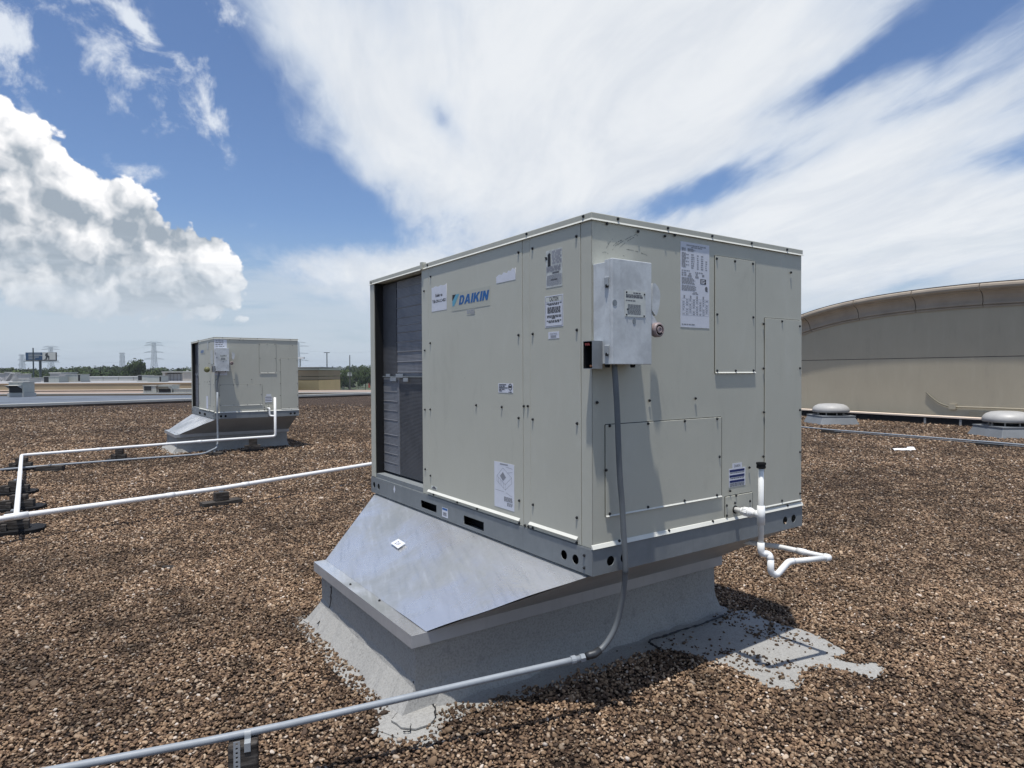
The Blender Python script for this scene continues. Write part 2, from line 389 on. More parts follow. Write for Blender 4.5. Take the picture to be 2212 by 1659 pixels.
def coil_fn(dark):
    def fn(g, P, W, b):
        x, y, z = g.sep(P)
        wv = g.n('ShaderNodeTexWave', wave_type='BANDS', bands_direction='Z'); g.put(wv.inputs['Vector'], P); wv.inputs['Scale'].default_value = 34.
        n = g.noise(W, 7., 6, .65); n2 = g.noise(g.comb(x*4., y*30., z*3.), 1., 5, .6)
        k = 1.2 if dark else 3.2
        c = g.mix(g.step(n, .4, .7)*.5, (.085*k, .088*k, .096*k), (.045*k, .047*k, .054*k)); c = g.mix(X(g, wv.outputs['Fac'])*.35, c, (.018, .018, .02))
        c = g.mix(g.step(n2, .60, .82)*.35, c, (.22, .22, .22))
        bumpn(g, b, X(g, wv.outputs['Fac']), .5, .002); return c
    return fn
M_COIL = mat('coil fins', coil_fn(False), .55, .3); M_COILD = mat('dark coil fins', coil_fn(True), .6, .3)  # light and dark copies: reflections on the coil put into its colour
def wood_fn(g, P, W, b):
    x, y, z = g.sep(P); n = g.noise(g.comb(x*6., y*60., z*60.), 1., 6, .6); n2 = g.noise(W, 20., 5, .6)
    c = g.ramp(n, [(.3, (.020, .017, .015)), (.5, (.065, .058, .052)), (.72, (.16, .145, .13))]); bumpn(g, b, n, .9, .004)
    return g.mix(g.step(n2, .5, .8)*.4, c, (.05, .045, .042))
M_WOOD = mat('weathered grey wood', wood_fn, .9, spec=.15)
def stucco_fn(g, P, W, b):
    x, y, z = g.sep(W)
    n = g.noise(W, .5, 7, .62); n2 = g.noise(W, 40., 5, .65); st_ = g.noise(g.comb(x*1.6, y*1.6, z*.35), 2.2, 6, .68)
    c = g.mix(g.step(n, .3, .7)*.55, (.445, .40, .305), (.39, .35, .27)); c = g.mix(g.step(st_, .45, .78)*.45, c, (.48, .445, .345))
    c = g.mix(g.step(st_, .45, .28)*.28, c, (.30, .275, .22))
    bumpn(g, b, n2, .35, .006); return c
M_STUCCO = mat('tan stucco', stucco_fn, .92, spec=.15)
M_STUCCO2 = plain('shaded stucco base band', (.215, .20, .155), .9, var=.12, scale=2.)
M_CORN = plain('moulded tan cornice', (.36, .305, .24), .8, var=.2, scale=1.3, bump=.3, bscale=25.)
M_COPE = plain('dark metal coping', (.10, .085, .075), .5, .3, var=.2)
M_LEDGE = plain('cream ledge coping', (.80, .66, .53), .7, var=.06, scale=1.)

# ------------------------------------------------------------------ setting: roof slab and land
def deck_fn(g, P, W, b):
    vc = g.vor(W, 58., out='Color'); vd = g.vor(W, 58.); a, q, _ = g.sep(vc)
    c = g.ramp(a, [(0., (.050, .036, .028)), (.3, (.125, .088, .066)), (.65, (.215, .160, .122)), (.9, (.34, .27, .215)), (1., (.50, .43, .37))])
    c = g.mix(g.step(vd, .30, .62)*.75, c, (.010, .008, .007))
    n = g.noise(W, .55, 6, .62); n2 = g.noise(W, 3.4, 5, .65)
    c = g.mix(g.step(n, .42, .68)*.20, c, g.mix(1., c, (.55, .52, .52), 'MULTIPLY')); c = g.mix(g.step(n2, .5, .75)*.25, c, g.mix(1., c, (.42, .40, .40), 'MULTIPLY'))
    n4 = g.noise(W, 16., 6, .7); n5 = g.noise(g.comb(*g.sep(W)), 55., 3, .7); c = g.mix(1., c, g.ramp(n4, [(.36, (.22, .20, .20)), (.47, (.60, .58, .57)), (.64, (1.5, 1.4, 1.3))]), 'MULTIPLY'); n6 = g.noise(W, 1.6, 7, .7); c = g.mix(1., c, g.ramp(n6, [(.35, (.6, .58, .58)), (.65, (1.15, 1.12, 1.1))]), 'MULTIPLY')
    bumpn(g, b, (1.-vd) + n2*2. + n4*2., 1.0, .02); return c
M_DECK = mat('gravel covered roof', deck_fn, .95, spec=.15)
CR = [gz(0, 884), gz(413, 870.5), gz(647, 860), gz(799, 855)]
edge_dir = (CR[3]-CR[0]).normalized()
E0 = CR[0] - edge_dir*60; E1 = CR[3] + edge_dir*6
wn0 = gz(1732, 899); wn1 = gz(2134, 924)           # foot of the kerb along the stucco wall, right
wall_d = Lv.copy(); wall_n = -Rv
wall_d = (Vector((wn0.x, wn0.y, 0)) - Vector((wn1.x, wn1.y, 0))).normalized(); wall_n = Vector((-wall_d.y, wall_d.x, 0))
if wall_n.dot(CAM - wn0) < 0: wall_n = -wall_n
Kfar = wn0 + wall_d*25; Knear = wn1 - wall_d*24
m = MB(); m.add([(E0.x, E0.y, 0), (-45, -12, 0), (Knear.x, Knear.y, 0), (Kfar.x, Kfar.y, 0), (E1.x, E1.y, 0)], [(0, 1, 2, 3, 4)])
tag(m.build('roof', M_DECK), kind='structure')
def land_fn(g, P, W, b):
    n = g.noise(W, .02, 6, .6); return g.mix(g.step(n, .4, .65), (.06, .085, .04), (.10, .10, .075))
M_LAND = mat('distant land', land_fn, .95, spec=.1)
m = MB(); m.box(-4000, 4000, -600, 7000, -8.4, -8.0); tag(m.build('ground', M_LAND), kind='structure')
M_ASPH = plain('car park asphalt', (.10, .10, .10), .9, var=.15, scale=.3)
m = MB(); m.box(-60, 90, 80, 175, -7.99, -7.96); tag(m.build('car_park', M_ASPH), kind='structure')
# ------------------------------------------------------------------ the big rooftop unit (local frame: x along the right face, y along the left face)
N0 = Vector((UX, UY, 0)); OFF = .006
def FR(k, x, y, off=-OFF):
    px, py = V(k, x, y); P = onplane(px, py, N0-Lv*off, Lv); return (P-N0).dot(Rv), P.z-ZB
def FL(k, x, y, off=-OFF):
    px, py = V(k, x, y); P = onplane(px, py, N0-Rv*off, Rv); return -(P-N0).dot(Lv), P.z-ZB
BR = Matrix(((1, 0, 0, 0), (0, 0, -1, 0), (0, 1, 0, 0), (0, 0, 0, 1)))       # right face: X->x, Y->z, out->-y
BL = Matrix(((0, 0, -1, 0), (-1, 0, 0, 0), (0, 1, 0, 0), (0, 0, 0, 1)))     # left face: X->-y, Y->z, out->-x
def fm(face, s, v, off):
    """matrix of a spot on a face; off = distance outwards from the cabinet skin"""
    B = BR if face == 'R' else BL
    p = Vector((s, OFF-off, v)) if face == 'R' else Vector((OFF-off, -s, v))
    return Matrix.Translation(p) @ B
def plate(name, face, s0, v0, s1, v1, off, th, material, parent, bevel=0, holes=None, outline=None):
    """flat plate on a face between off and off+th"""
    s0, s1 = sorted((s0, s1)); v0, v1 = sorted((v0, v1)); cs, cv = (s0+s1)/2, (v0+v1)/2
    if outline or holes:
        loops = [[(a-cs, b-cv) for a, b in (outline or rect(s0, v0, s1, v1))]] + [[(a-cs, b-cv) for a, b in h] for h in (holes or [])]
        me = flat_mesh(loops, th, name)
        o = link(name, me, material, parent, M=fm(face, cs, cv, off), bevel=bevel)
    else:
        h, k = (s1-s0)/2, (v1-v0)/2
        o = MB().box(-h, h, -k, k, 0, th).build(name, material, parent, M=fm(face, cs, cv, off), bevel=bevel)
    return o
def sub(name, me, material, parent, s, v, th):
    """print lying on a label whose own frame is the face frame"""
    return link(name, me, material, parent, M=Matrix.Translation((s, v, th)))
def greek(lines, mat_, parent, th=.0012, name='print'):
    """small print: lines (x0, x1, y, height, words?) as rows of tiny word marks"""
    m = MB()
    for x0, x1, y, h, *wd in lines:
        a = x0
        if wd and not wd[0]: m.add([(x0, y-h/2, 0), (x1, y-h/2, 0), (x1, y+h/2, 0), (x0, y+h/2, 0)], [(0, 1, 2, 3)]); continue
        while a < x1:
            b = min(x1, a + random.uniform(1.2, 4.5)*h)
            if b - a > h*.6: m.add([(a, y-h/2, 0), (b, y-h/2, 0), (b, y+h/2, 0), (a, y+h/2, 0)], [(0, 1, 2, 3)])
            a = b + h*.55
    o_ = sub(name, m.mesh(name), mat_, parent, 0, 0, th); o_['kind'] = 'stuff'; return o_
unit = empty('rooftop_air_unit', (UX, UY, ZB), YAW, 'large grey-beige packaged rooftop air conditioner with blue lettering, nearest the camera', 'air conditioner', 'packaged rooftop air conditioners')
CT = UH - .030
core_y1 = 1.60
# inner body behind the skins
MB().box(.016, DR-.014, .016, core_y1, .118, CT-.002).box(.55, DR-.014, core_y1, DL-.014, .118, CT-.002).build('cabinet_core', plain('dark cabinet inside', (.05, .052, .05), .7), unit)
def lp(name, a, b, v0, v1, proud=0.): return plate(name, 'L', a, v0, b, v1, -.004, .004+proud, M_PAINT, unit, bevel=.0015)
sL = lambda xz: FL(1, xz, 1000)[0]
B0 = .1205
lp('corner_post', -.0785, -OFF, B0, CT, .0)
lp('cabinet_panel', sL(1520)+.001, -.0815, B0, CT, .0012)
lp('corner_post', sL(1455)+.0015, sL(1520)-.0015, B0, CT, .0)
lp('cabinet_panel', sL(640), sL(1455)-.001, B0, CT, .0012)
lp('corner_post', sL(578), sL(640)-.0015, B0, CT, .001)
# coil bay at the far end
MB().box(.016, .56, core_y1+.001, core_y1+.03, .125, CT-.004).build('bay_side_panel', M_PAINT, unit)
lp('corner_post', -DL+OFF, sL(165)+.0, B0, CT, .004)
MB().box(.012, .10, -sL(165)-.012, -sL(165), B0, CT-.003).build('post_return', M_BLACK, unit)  # coloured black as the shade of the gap beside the coil
yc0, yc1 = core_y1+.035, 2.43; vm = FL(1, 400, 1510, -.06)[1]
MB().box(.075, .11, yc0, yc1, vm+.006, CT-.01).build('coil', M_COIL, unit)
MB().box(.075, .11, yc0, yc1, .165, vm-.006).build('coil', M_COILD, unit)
MB().box(.070, .075, 2.19, yc1, vm+.012, CT-.012).build('coil_sheen', M_COILD, unit)  # thin facing sheet that paints a reflected tone over part of the coil
MB().box(.070, .075, 2.15, yc1, .168, vm-.010).build('coil_sheen', M_COIL, unit)
MB().box(.112, .54, yc0, yc1, .14, CT-.01).build('coil_shroud', M_BLACK, unit)
tb = MB().tube([(0, -.5*(2.19-yc0-.08), 0), (0, .5*(2.19-yc0-.08), 0)], .0028, 6, False).mesh('coil_tube')
tb2 = MB().tube([(0, -.12, 0), (0, .12, 0)], .0028, 6, False).mesh('coil_tube')
M_TUBE = plain('coil tube', (.33, .34, .36), .4, .5)
for yy in (755, 840, 925, 1010, 1075, 1135, 1215, 1300, 1385, 1475):
    link('coil_tube', tb, M_TUBE, unit, loc=(.074, (2.19+yc0+.08)/2, FL(1, 310, yy, -.06)[1]))
for yy in (10, 90, 170, 250, 330, 455, 535, 615, 690):
    link('coil_tube', tb2, M_TUBE, unit, loc=(.070, 2.30, FL(3, 215, yy, -.06)[1]))
for i, (xa, ya, xb, yb) in enumerate(((265, 1488, 298, 1515), (350, 1487, 410, 1520), (302, 1518, 352, 1552), (415, 1522, 455, 1555))):
    a = FL(1, xa, ya, -.06); b = FL(1, xb, yb, -.06)
    plate('coil_bracket', 'L', a[0], a[1], b[0], b[1], -.058, .005, M_EMT, unit, bevel=.001)
plate('coil_joint', 'L', -2.42, vm-.005, -core_y1-.04, vm+.004, -.060, .006, M_RAIL, unit)
MB().box(.010, .12, core_y1+.03, 2.44, .119, .150).build('drain_ledge', M_RAIL, unit)
# drip strips along the panel feet
for a, b in ((-1.575, -.556), (-.472, -.102)):
    MB().box(-.0, .0, 0, 0, 0, 0) if False else None
    h = (b-a)/2; MB().hexa([(-h, -.006, 0), (h, -.006, 0), (h, .006, 0), (-h, .006, 0)], [(-h, -.006, .012), (h, -.006, .012), (h, .004, .002), (-h, .004, .002)]).build('drip_strip', M_CREAM, unit, M=fm('L', (a+b)/2, .149, .0015))
# right face
def rp(name, a, v0, b, v1, mat_=None, off=-.004, th=.004): return plate(name, 'R', a, v0, b, v1, off, th, mat_ or M_PAINT, unit, bevel=.0015)
rp('cabinet_panel', OFF, B0, DR-OFF, CT)
rp('access_panel', .839, .891, 1.174, 1.492, off=.0005, th=.005)
rp('access_panel', 1.262, .150, DR-OFF-.004, 1.192, off=.0005, th=.005)
rp('access_panel', .082, .252, .890, .665, off=.0005, th=.0045)
rp('drain_plate', .922, .122, 1.152, .247, off=.0005, th=.005)
hl = (DR+.004)/2; MB().hexa([(-hl, -.009, 0), (hl, -.009, 0), (hl, .009, 0), (-hl, .009, 0)], [(-hl, -.009, .012), (hl, -.009, .012), (hl, .007, .003), (-hl, .007, .003)]).build('base_trim', M_CREAM, unit, M=fm('R', DR/2, .129, .001))
MB().box(DR-.014, DR-.012, .012, DL-.012, B0, CT).build('side_panel', M_PAINT, unit)
MB().box(.012, DR-.014, DL-.014, DL-.012, B0, CT).build('rear_panel', M_PAINT, unit)
for a_, v_, b_ in ((.839, .891, 1.174), (1.262, .150, DR-OFF-.004), (.082, .252, .890), (.922, .122, 1.152)):
    h_ = (b_-a_)/2; MB().hexa([(-h_, -.003, 0), (h_, -.003, 0), (h_, .003, 0), (-h_, .003, 0)], [(-h_, -.003, .0048), (h_, -.003, .0048), (h_, .003, .0005), (-h_, .003, .0005)]).build('panel_hem', M_CREAM, unit, M=fm('R', (a_+b_)/2, v_+.004, .0052 if a_ != .082 else .0047))  # pale tilted strip added as the bright lower rim of each panel
for a_, v0_, v1_ in ((.8375, .893, 1.4925), (1.2605, .152, 1.1925), (.0805, .254, .6655), (.9205, .124, .2475)):
    plate('seam', 'R', a_-.0018, v0_, a_+.0018, v1_, .0002, .0003, M_BLACK, unit)
for a_, b_, v_ in ((.839, 1.174, 1.4935), (1.262, 1.60, 1.1935), (.082, .890, .6665), (.922, 1.152, .2485)):
    plate('seam', 'R', a_, v_-.0018, b_, v_+.0018, .0002, .0003, M_BLACK, unit)
for a_, v0_, v1_ in ((1.1757, .893, 1.4925), (.8917, .254, .6655), (1.1537, .124, .2475)): plate('seam', 'R', a_-.0042, v0_, a_-.0018, v1_, .0056, .0003, M_SCREW, unit)
# cap
MB().box(0, DR, 0, DL, CT+.001, UH).build('top_cover', M_PAINT2, unit, bevel=.003)
m = MB(); e = .0045; za_, zb_ = CT-.004, CT+.004
m.hexa([(-e, -e, za_), (DR+e, -e, za_), (DR, 0, za_), (0, 0, za_)], [(-.0005, -.0005, zb_), (DR+.0005, -.0005, zb_), (DR, 0, zb_), (0, 0, zb_)])
m.hexa([(-e, DL, za_), (-e, -e, za_), (0, 0, za_), (0, DL, za_)], [(-.0005, DL, zb_), (-.0005, -.0005, zb_), (0, 0, zb_), (0, DL, zb_)])
m.build('cap_lip', M_CREAM, unit)  # paler colour and outward tilt make the lip read as a sunlit edge
a = FL(1, 590, 520)[0]; MB().box(-.012, .02, -a-.012, -a+.012, CT-.004, UH+.012).build('cap_clip', M_PAINT2, unit)
# base rails with lifting holes and fork slots
def hc(face, k, x, y, rx, ry):
    f = FR if face == 'R' else FL; s, v = f(k, x, y, 0.); return circ(s, v, rx, ry)
def slot(x0, y0, x1, y1):
    a = FL(3, x0, y0, 0.); b = FL(3, x1, y1, 0.); return rect(a[0], a[1], b[0], b[1])
zbR = -.0
hr = .0225
holesL = [hc('L', 3, 162, 905, hr*.95, hr), hc('L', 3, 201, 921, hr*.95, hr), hc('L', 3, 1815, 1515, hr, hr), hc('L', 3, 1915, 1555, hr, hr), slot(570, 1036, 705, 1150), slot(942, 1170, 1117, 1312)]
plate('base_rail', 'L', -DL, 0, 0, .116, OFF-.003, .003, M_RAIL, unit, holes=holesL)
holesR = [hc('R', 4, 311, 1425, hr, hr), hc('R', 4, 418, 1400, hr, hr), hc('R', 4, 1694, 1106, hr, hr), hc('R', 4, 1760, 1090, hr, hr)]
plate('base_rail', 'R', 0.0, 0, DR, .118, OFF-.003, .003, M_RAIL, unit, holes=holesR)
MB().box(0, DR, DL-.003, DL, 0, .116).build('base_rail', M_RAIL, unit); MB().box(DR-.003, DR, .003, DL-.003, 0, .116).build('base_rail', M_RAIL, unit)
MB().box(.07, DR-.07, .07, DL-.07, .002, .112).build('hole_backing', M_BLACK, unit)  # black box behind the rails paints the dark seen through their holes
m = MB(); m.box(.0035, .045, .0035, DL-.0035, .1165, .1185).box(.045, DR-.0035, .0035, .045, .1165, .1185); m.box(.0035, .06, .07, DL-.07, .0, .002)
m.build('rail_flange', M_RAIL, unit)
a = FL(3, 338, 945, 0.); plate('label', 'L', a[0]-.016, a[1]-.024, a[0]+.016, a[1]+.024, OFF, .0006, M_PAPER, unit, outline=[(a[0], a[1]-.027), (a[0]+.016, a[1]), (a[0], a[1]+.027), (a[0]-.016, a[1])])
# screws
scm = MB().lathe([(.0072, 0), (.0072, .0018), (.0056, .0024), (.0050, .0062), (.0035, .0068)], 10).mesh('screw')
def screw(face, k, x, y, off=.002, pl=-OFF):
    s, v = (FR if face == 'R' else FL)(k, x, y, pl); link('screw', scm, M_SCREW, unit, M=fm(face, s, v, off+(OFF+pl)))
for k, L in ((1, [(657,640),(600,767),(1423,430),(1545,395),(1928,290),(1424,1150),(1548,1140),(1932,1105),(655,1220),(607,1283)]),
             (3, [(609,250),(655,248),(1055,212),(1278,227),(1425,323),(1470,220),(1505,220),(1548,335),(1934,370),(611,768),(657,825),(1430,1042),(1550,1078),(1932,1190),(1430,1238),(1480,1258),(1510,1268),(1548,1280),(1931,1408),(683,990),(890,1057),(1063,1115)])):
    for x, y in L: screw('L', k, x, y)
for x, y in ((138,697),(627,540),(1491,268),(1985,115)): screw('L', 1, x, y, 0, 0.)
for x, y in ((1993,1520),(1993,1628)): screw('L', 3, x, y, 0, 0.)
for x, y in ((515,138),(950,218),(1336,287),(1680,349),(1988,405)): screw('R', 2, x, y, 0, 0.)
for k, L in ((2, [(414,180),(685,248),(918,288),(1005,280),(2016,605),(1368,485),(1527,508),(1683,530),(1372,970),(1686,995),(1372,1460),(1533,1460),(1688,1458),(1778,1052),(1937,1030),(2092,1073),(1778,1440),(2093,1438)]),
             (4, [(198,170),(613,155),(977,138),(1802,230),(1518,248),(1803,562),(1514,598),(1803,890),(297,355),(601,337),(891,317),(1147,300),(269,705),(1166,600),(297,1050),(600,997),(889,947),(1146,903),(1250,870),(1403,685),(1297,907),(1407,950),(1223,985),(1223,1065),(1288,965),(1660,947),(1704,986),(1113,1110),(766,1183),(373,1265)])):
    for x, y in L: screw('R', k, x, y, .0045)

# ---- stickers and lettering
def label(face, k, x0, y0, x1, y1, mat_=None, torn=None, lab=None):
    f = FR if face == 'R' else FL
    a = f(k, x0, y0); b = f(k, x1, y1); s0, s1 = sorted((a[0], b[0])); v0, v1 = sorted((a[1], b[1])); cs, cv = (s0+s1)/2, (v0+v1)/2
    W, H = s1-s0, v1-v0; base = .0015 if face == 'L' else .0006
    if torn is not None:
        pts = [(-W/2, -H/2), (W/2, -H/2)] + [(W/2 - W*t, H/2 - H*dv) for t, dv in torn]; me = flat_mesh([pts], .0008, 'label')
    else: me = MB().box(-W/2, W/2, -H/2, H/2, 0, .0008).mesh('label')
    o = link('label', me, mat_ or M_PAPER, unit, M=fm(face, cs, cv, base)); o['solo'] = 1
    if lab: o['label'] = lab
    return o, W, H
def words(o, txt, width, y, mat_=None, x=0, hgt=None, **k):
    me = text_mesh(txt, .05, .0003, **k); P = np.array([v.co[:] for v in me.vertices]); lo, hi = P.min(0), P.max(0); sx = width/(hi[0]-lo[0]); sy = sx if hgt is None else hgt/(hi[1]-lo[1])
    for v in me.vertices: v.co.x = (v.co.x-(lo[0]+hi[0])/2)*sx; v.co.y = (v.co.y-(lo[1]+hi[1])/2)*sy
    return sub('lettering', me, mat_ or M_INKB, o, x, y, .0011)
o, W, H = label('L', 1, 665, 725, 797, 925, torn=[(t/10, .02+.05*abs(math.sin(t*2.3))) for t in range(0, 11)], lab='torn white paper sticker with two lines of black type')
words(o, 'Refer to', W*.46, H*.10, hgt=.020, bold=.0012); words(o, 'TSB-ON-LC-4021', W*.90, -H*.12, hgt=.019, bold=.0010)
o, W, H = label('L', 1, 838, 790, 1175, 890, M_FILM, lab='faint clear film behind the blue lettering')
oc = (-o.location.y, o.location.z)
LET = {'D': (.74, [(0, 0), (.46, 0), (.66, .12), (.74, .34), (.74, .66), (.66, .88), (.46, 1), (0, 1)], [(.25, .20), (.40, .20), (.48, .34), (.48, .66), (.40, .80), (.25, .80)]),
       'A': (.90, [(0, 0), (.27, 0), (.33, .20), (.57, .20), (.63, 0), (.90, 0), (.61, 1), (.29, 1)], [(.38, .40), (.52, .40), (.45, .74)]), 'I': (.27, [(0, 0), (.27, 0), (.27, 1), (0, 1)]),
       'K': (.86, [(0, 0), (.26, 0), (.26, .30), (.35, .42), (.56, 0), (.86, 0), (.54, .60), (.84, 1), (.54, 1), (.26, .62), (.26, 1), (0, 1)]), 'N': (.80, [(0, 0), (.25, 0), (.25, .52), (.53, 0), (.80, 0), (.80, 1), (.55, 1), (.55, .48), (.27, 1), (0, 1)])}
def wordmark(width, height, shear_=.30):
    tot = sum(LET[q][0] for q in 'DAIKIN') + .09*5; k_ = (width-shear_*height)/tot; x_ = 0; loops = []
    for q in 'DAIKIN':
        for lp__ in LET[q][1:]: loops.append([((x_+a_)*k_ + b_*height*shear_, b_*height) for a_, b_ in lp__])
        x_ += LET[q][0]+.09
    return flat_mesh(loops, .0004, 'lettering')
l0 = FL(1, 903, 886); l1 = FL(1, 1168, 845); lh = FL(1, 915, 806)[1]-FL(1, 905, 887)[1]
sub('lettering', wordmark(l1[0]-l0[0], lh), M_BLUE, o, l0[0]-oc[0], l0[1]-oc[1], .0011)
def eml(pts): return flat_mesh([[(FL(15, *p)[0]-oc[0], FL(15, *p)[1]-oc[1]) for p in pts]], .0004)
sub('emblem', eml([(735, 598), (812, 442), (885, 428), (775, 690), (738, 705)]), M_CYAN, o, 0, 0, .0011)
sub('emblem', eml([(735, 455), (810, 440), (736, 590)]), M_INKB, o, 0, 0, .0011)
o, W, H = label('L', 1, 973, 930, 1042, 965, M_FILM); greek([(-W/2, W/2, H*.3, .008), (-W/2, W/2, -H*.1, .008), (-.0, W/2, -H*.4, .006)], M_INKL, o)
label('L', 1, 1228, 600, 1396, 665, torn=[(0, .0), (.05, .12), (.15, .0), (.25, .2), (.35, .12), (.45, .3), (.6, .18), (.7, .35), (.85, .28), (1, .45)], mat_=M_PAPER, lab='torn blank white sticker')
o, W, H = label('L', 1, 1661, 420, 1805, 718, M_PAPERW, lab='weathered warning sticker with a black emblem')
sub('emblem', flat_mesh([[(-.010, -.030), (.012, -.030), (.012, .028), (0, .034), (-.010, .026)], ], .0004), M_INKB, o, -W*.30, H*.24, .0011)
sub('emblem', flat_mesh([[(-.012, -.004), (.0, 0), (-.004, .012), (-.022, .014)]], .0004), M_INKB, o, -W*.40, H*.27, .0011)
greek([(-W*.15+random.uniform(0, .01), W*.46, H*(.44-.05*i), .010) for i in range(7)], M_INKL, o, name='print')
greek([(-W*.46, W*.40, H*(.05-.035*i), .009) for i in range(4)], M_INKL, o); greek([(-W*.1, W*.3, -H*.12, .008, 0), (-W*.2, W*.2, -H*.30, .008, 0)], M_INK, o)
greek([(-W*.44, W*.44, H*(-.18-.032*i), .004) for i in range(9)], M_INKL, o)
o, W, H = label('L', 1, 1653, 815, 1812, 1070, lab='white caution sticker with a black border')
o.data.materials[0] = M_PAPER
fr = flat_mesh([rect(-W*.46, -H*.47, W*.46, H*.47), rect(-W*.445, -H*.46, W*.445, H*.46)], .0003); sub('print', fr, M_INK, o, 0, 0, .0011)
sub('print', MB().box(-W*.445, W*.445, H*.31, H*.46, 0, .0003).mesh(), M_PAPERY, o, 0, 0, .0009)
words(o, 'CAUTION', W*.5, H*.385, hgt=.021, bold=.0015)
greek([(-W*.40, W*.42, H*.25, .006), (-W*.30, W*.32, H*.21, .006)] + [(-W*.36, W*.36, H*(.12-.04*i), .006) for i in range(5)] + [(-W*.38, W*.4, H*(-.14-.04*i), .006) for i in range(2)] + [(-W*.12, W*.12, -H*.22, .006), (-W*.40, W*.40, -H*.30, .006), (-W*.3, W*.3, -H*.34, .006)], M_INK, o)
o, W, H = label('L', 1, 1682, 1124, 1776, 1176); words(o, 'CONTROL', W*.7, H*.2, M_INKL); greek([(-W*.28, W*.24, -H*.2, .011, 0)], M_INKL, o)
o, W, H = label('L', 1, 1247, 1569, 1375, 1654)
greek([(-W*.45, x_*W, H*(.36-.17*i), .006, i % 2) for i, x_ in enumerate((.05, -.05, .15, -.05, -.25))] + [(W*.2, W*.45, -H*.42, .005)], M_INK, o)
sub('emblem', flat_mesh([circ(0, 0, .018, .018), circ(0, 0, .013, .013)], .0004), M_INK, o, W*.32, H*.12, .0011); greek([(W*.18, W*.40, H*.14, .010, 0)], M_INKB, o)
o, W, H = label('L', 3, 1211, 697, 1386, 1140, lab='tall white sticker with a line drawing of the unit')
def stroke(P, wd=.0013):
    m = MB()
    for (ax, ay), (bx, by) in P:
        dx, dy = bx-ax, by-ay; L = math.hypot(dx, dy) or 1; nx, ny = -dy/L*wd/2, dx/L*wd/2
        m.add([(ax-nx, ay-ny, 0), (bx-nx, by-ny, 0), (bx+nx, by+ny, 0), (ax+nx, ay+ny, 0)], [(0, 1, 2, 3)])
    return m.mesh('print')
q = [(-.36, .18), (-.05, .40), (.38, .20), (.06, -.00), (-.36, .05), (.06, -.13), (.38, .06)]
q = [(a_*W, b_*H*.9+H*.03) for a_, b_ in q]
E_ds = [(q[0], q[1]), (q[1], q[2]), (q[2], q[3]), (q[3], q[0]), (q[0], q[4]), (q[3], q[5]), (q[2], q[6]), (q[4], q[5]), (q[5], q[6])]
mid = lambda a_, b_, t: (a_[0]+(b_[0]-a_[0])*t, a_[1]+(b_[1]-a_[1])*t)
for t in (.2, .4, .6, .8): E_ds.append((mid(q[0], q[3], t), mid(q[4], q[5], t)))
E_ds += [((W*.1, H*.42), (W*.42, H*.40)), ((W*.2, H*.30), (W*.42, H*.33)), ((0, -H*.13), (-W*.45, -H*.12)), ((W*.1, -H*.14), (W*.4, -H*.20))]
sub('print', stroke(E_ds), M_INK, o, 0, 0, .0011); sub('print', flat_mesh([[(-.2*W, .2*H), (-.05*W, .30*H), (.1*W, .19*H), (-.05*W, .10*H)]], .0003), M_INKL, o, 0, 0, .0010)
greek([(-W*.2, W*.2, H*.465, .007, 0)] + [(-.0, W*.42, -H*(.24+.02*i), .005) for i in range(5)] + [(W*.15, W*.42, -H*(.36+.025*i), .006) for i in range(3)], M_INKL, o)
o, W, H = label('L', 3, 663, 910, 713, 950, M_PAPERY); greek([(-W*.2, W*.2, H*.2, .008, 0), (-W*.35, W*.35, -H*.2, .008, 0)], M_INK, o)
# blue and white tag on the rail
a = FL(3, 755, 1098, 0.); b = FL(3, 805, 1198, 0.); W, H = b[0]-a[0], a[1]-b[1]
o = link('label', MB().box(-W/2, W/2, -H/2, H/2, 0, .0008).mesh('label'), M_PAPER, unit, M=fm('L', (a[0]+b[0])/2, (a[1]+b[1])/2, OFF+.0003)); o['label'] = 'small white rail sticker with a blue header'; o['solo'] = 1
greek([(-W*.45, W*.45, H*.36, H*.22, 0)], M_BLUE, o); greek([(-W*.3, W*.3, -H*(.0+.08*i), .0035) for i in range(5)], M_INK, o)
# data plate
o, W, H = label('R', 2, 1059, 330, 1310, 1092, lab='long white data plate covered in fine print')
fx = lambda t: -W/2 + W*t; fy = lambda t: H/2 - H*t
L = [(fx(.20), fx(.88), fy(.035), .0065), (fx(.36), fx(.74), fy(.055), .006)]
L += [(fx(.04), fx(.17), fy(.075+.012*i), .0055) for i in range(3)] + [(fx(.24), fx(.45+.05*(i % 2)), fy(.075+.012*i), .0055) for i in range(3)]
L += [(fx(.04), fx(.18+.1*(i % 3 == 1)), fy(.13+.0135*i), .0055) for i in range(13)]
for i, yy in enumerate((.14, .17, .195, .22, .245, .27, .295)):
    L += [(fx(.36), fx(.47), fy(yy), .0065), (fx(.56), fx(.62), fy(yy+.005), .006), (fx(.70), fx(.78), fy(yy+.006), .006)] + ([(fx(.86), fx(.92), fy(yy+.008), .006)] if i > 1 else [])
L += [(fx(.04), fx(.33), fy(.335), .006), (fx(.50), fx(.78), fy(.345), .006), (fx(.04), fx(.22), fy(.36), .006), (fx(.28), fx(.36), fy(.37), .012), (fx(.52), fx(.60), fy(.37), .012), (fx(.74), fx(.82), fy(.375), .012), (fx(.04), fx(.2), fy(.385), .010), (fx(.24), fx(.42), fy(.395), .010), (fx(.5), fx(.62), fy(.40), .010)]
L += [(fx(.04), fx(.42+.04*(i % 3)), fy(.42+.013*i), .0052) for i in range(6)] + [(fx(.04), fx(.5+.04*(i % 2)), fy(.51+.013*i), .0055) for i in range(5)]
L += [(fx(.44), fx(.56), fy(.585), .0055), (fx(.40), fx(.62), fy(.60), .0055), (fx(.86), fx(.95), fy(.555), .006)]
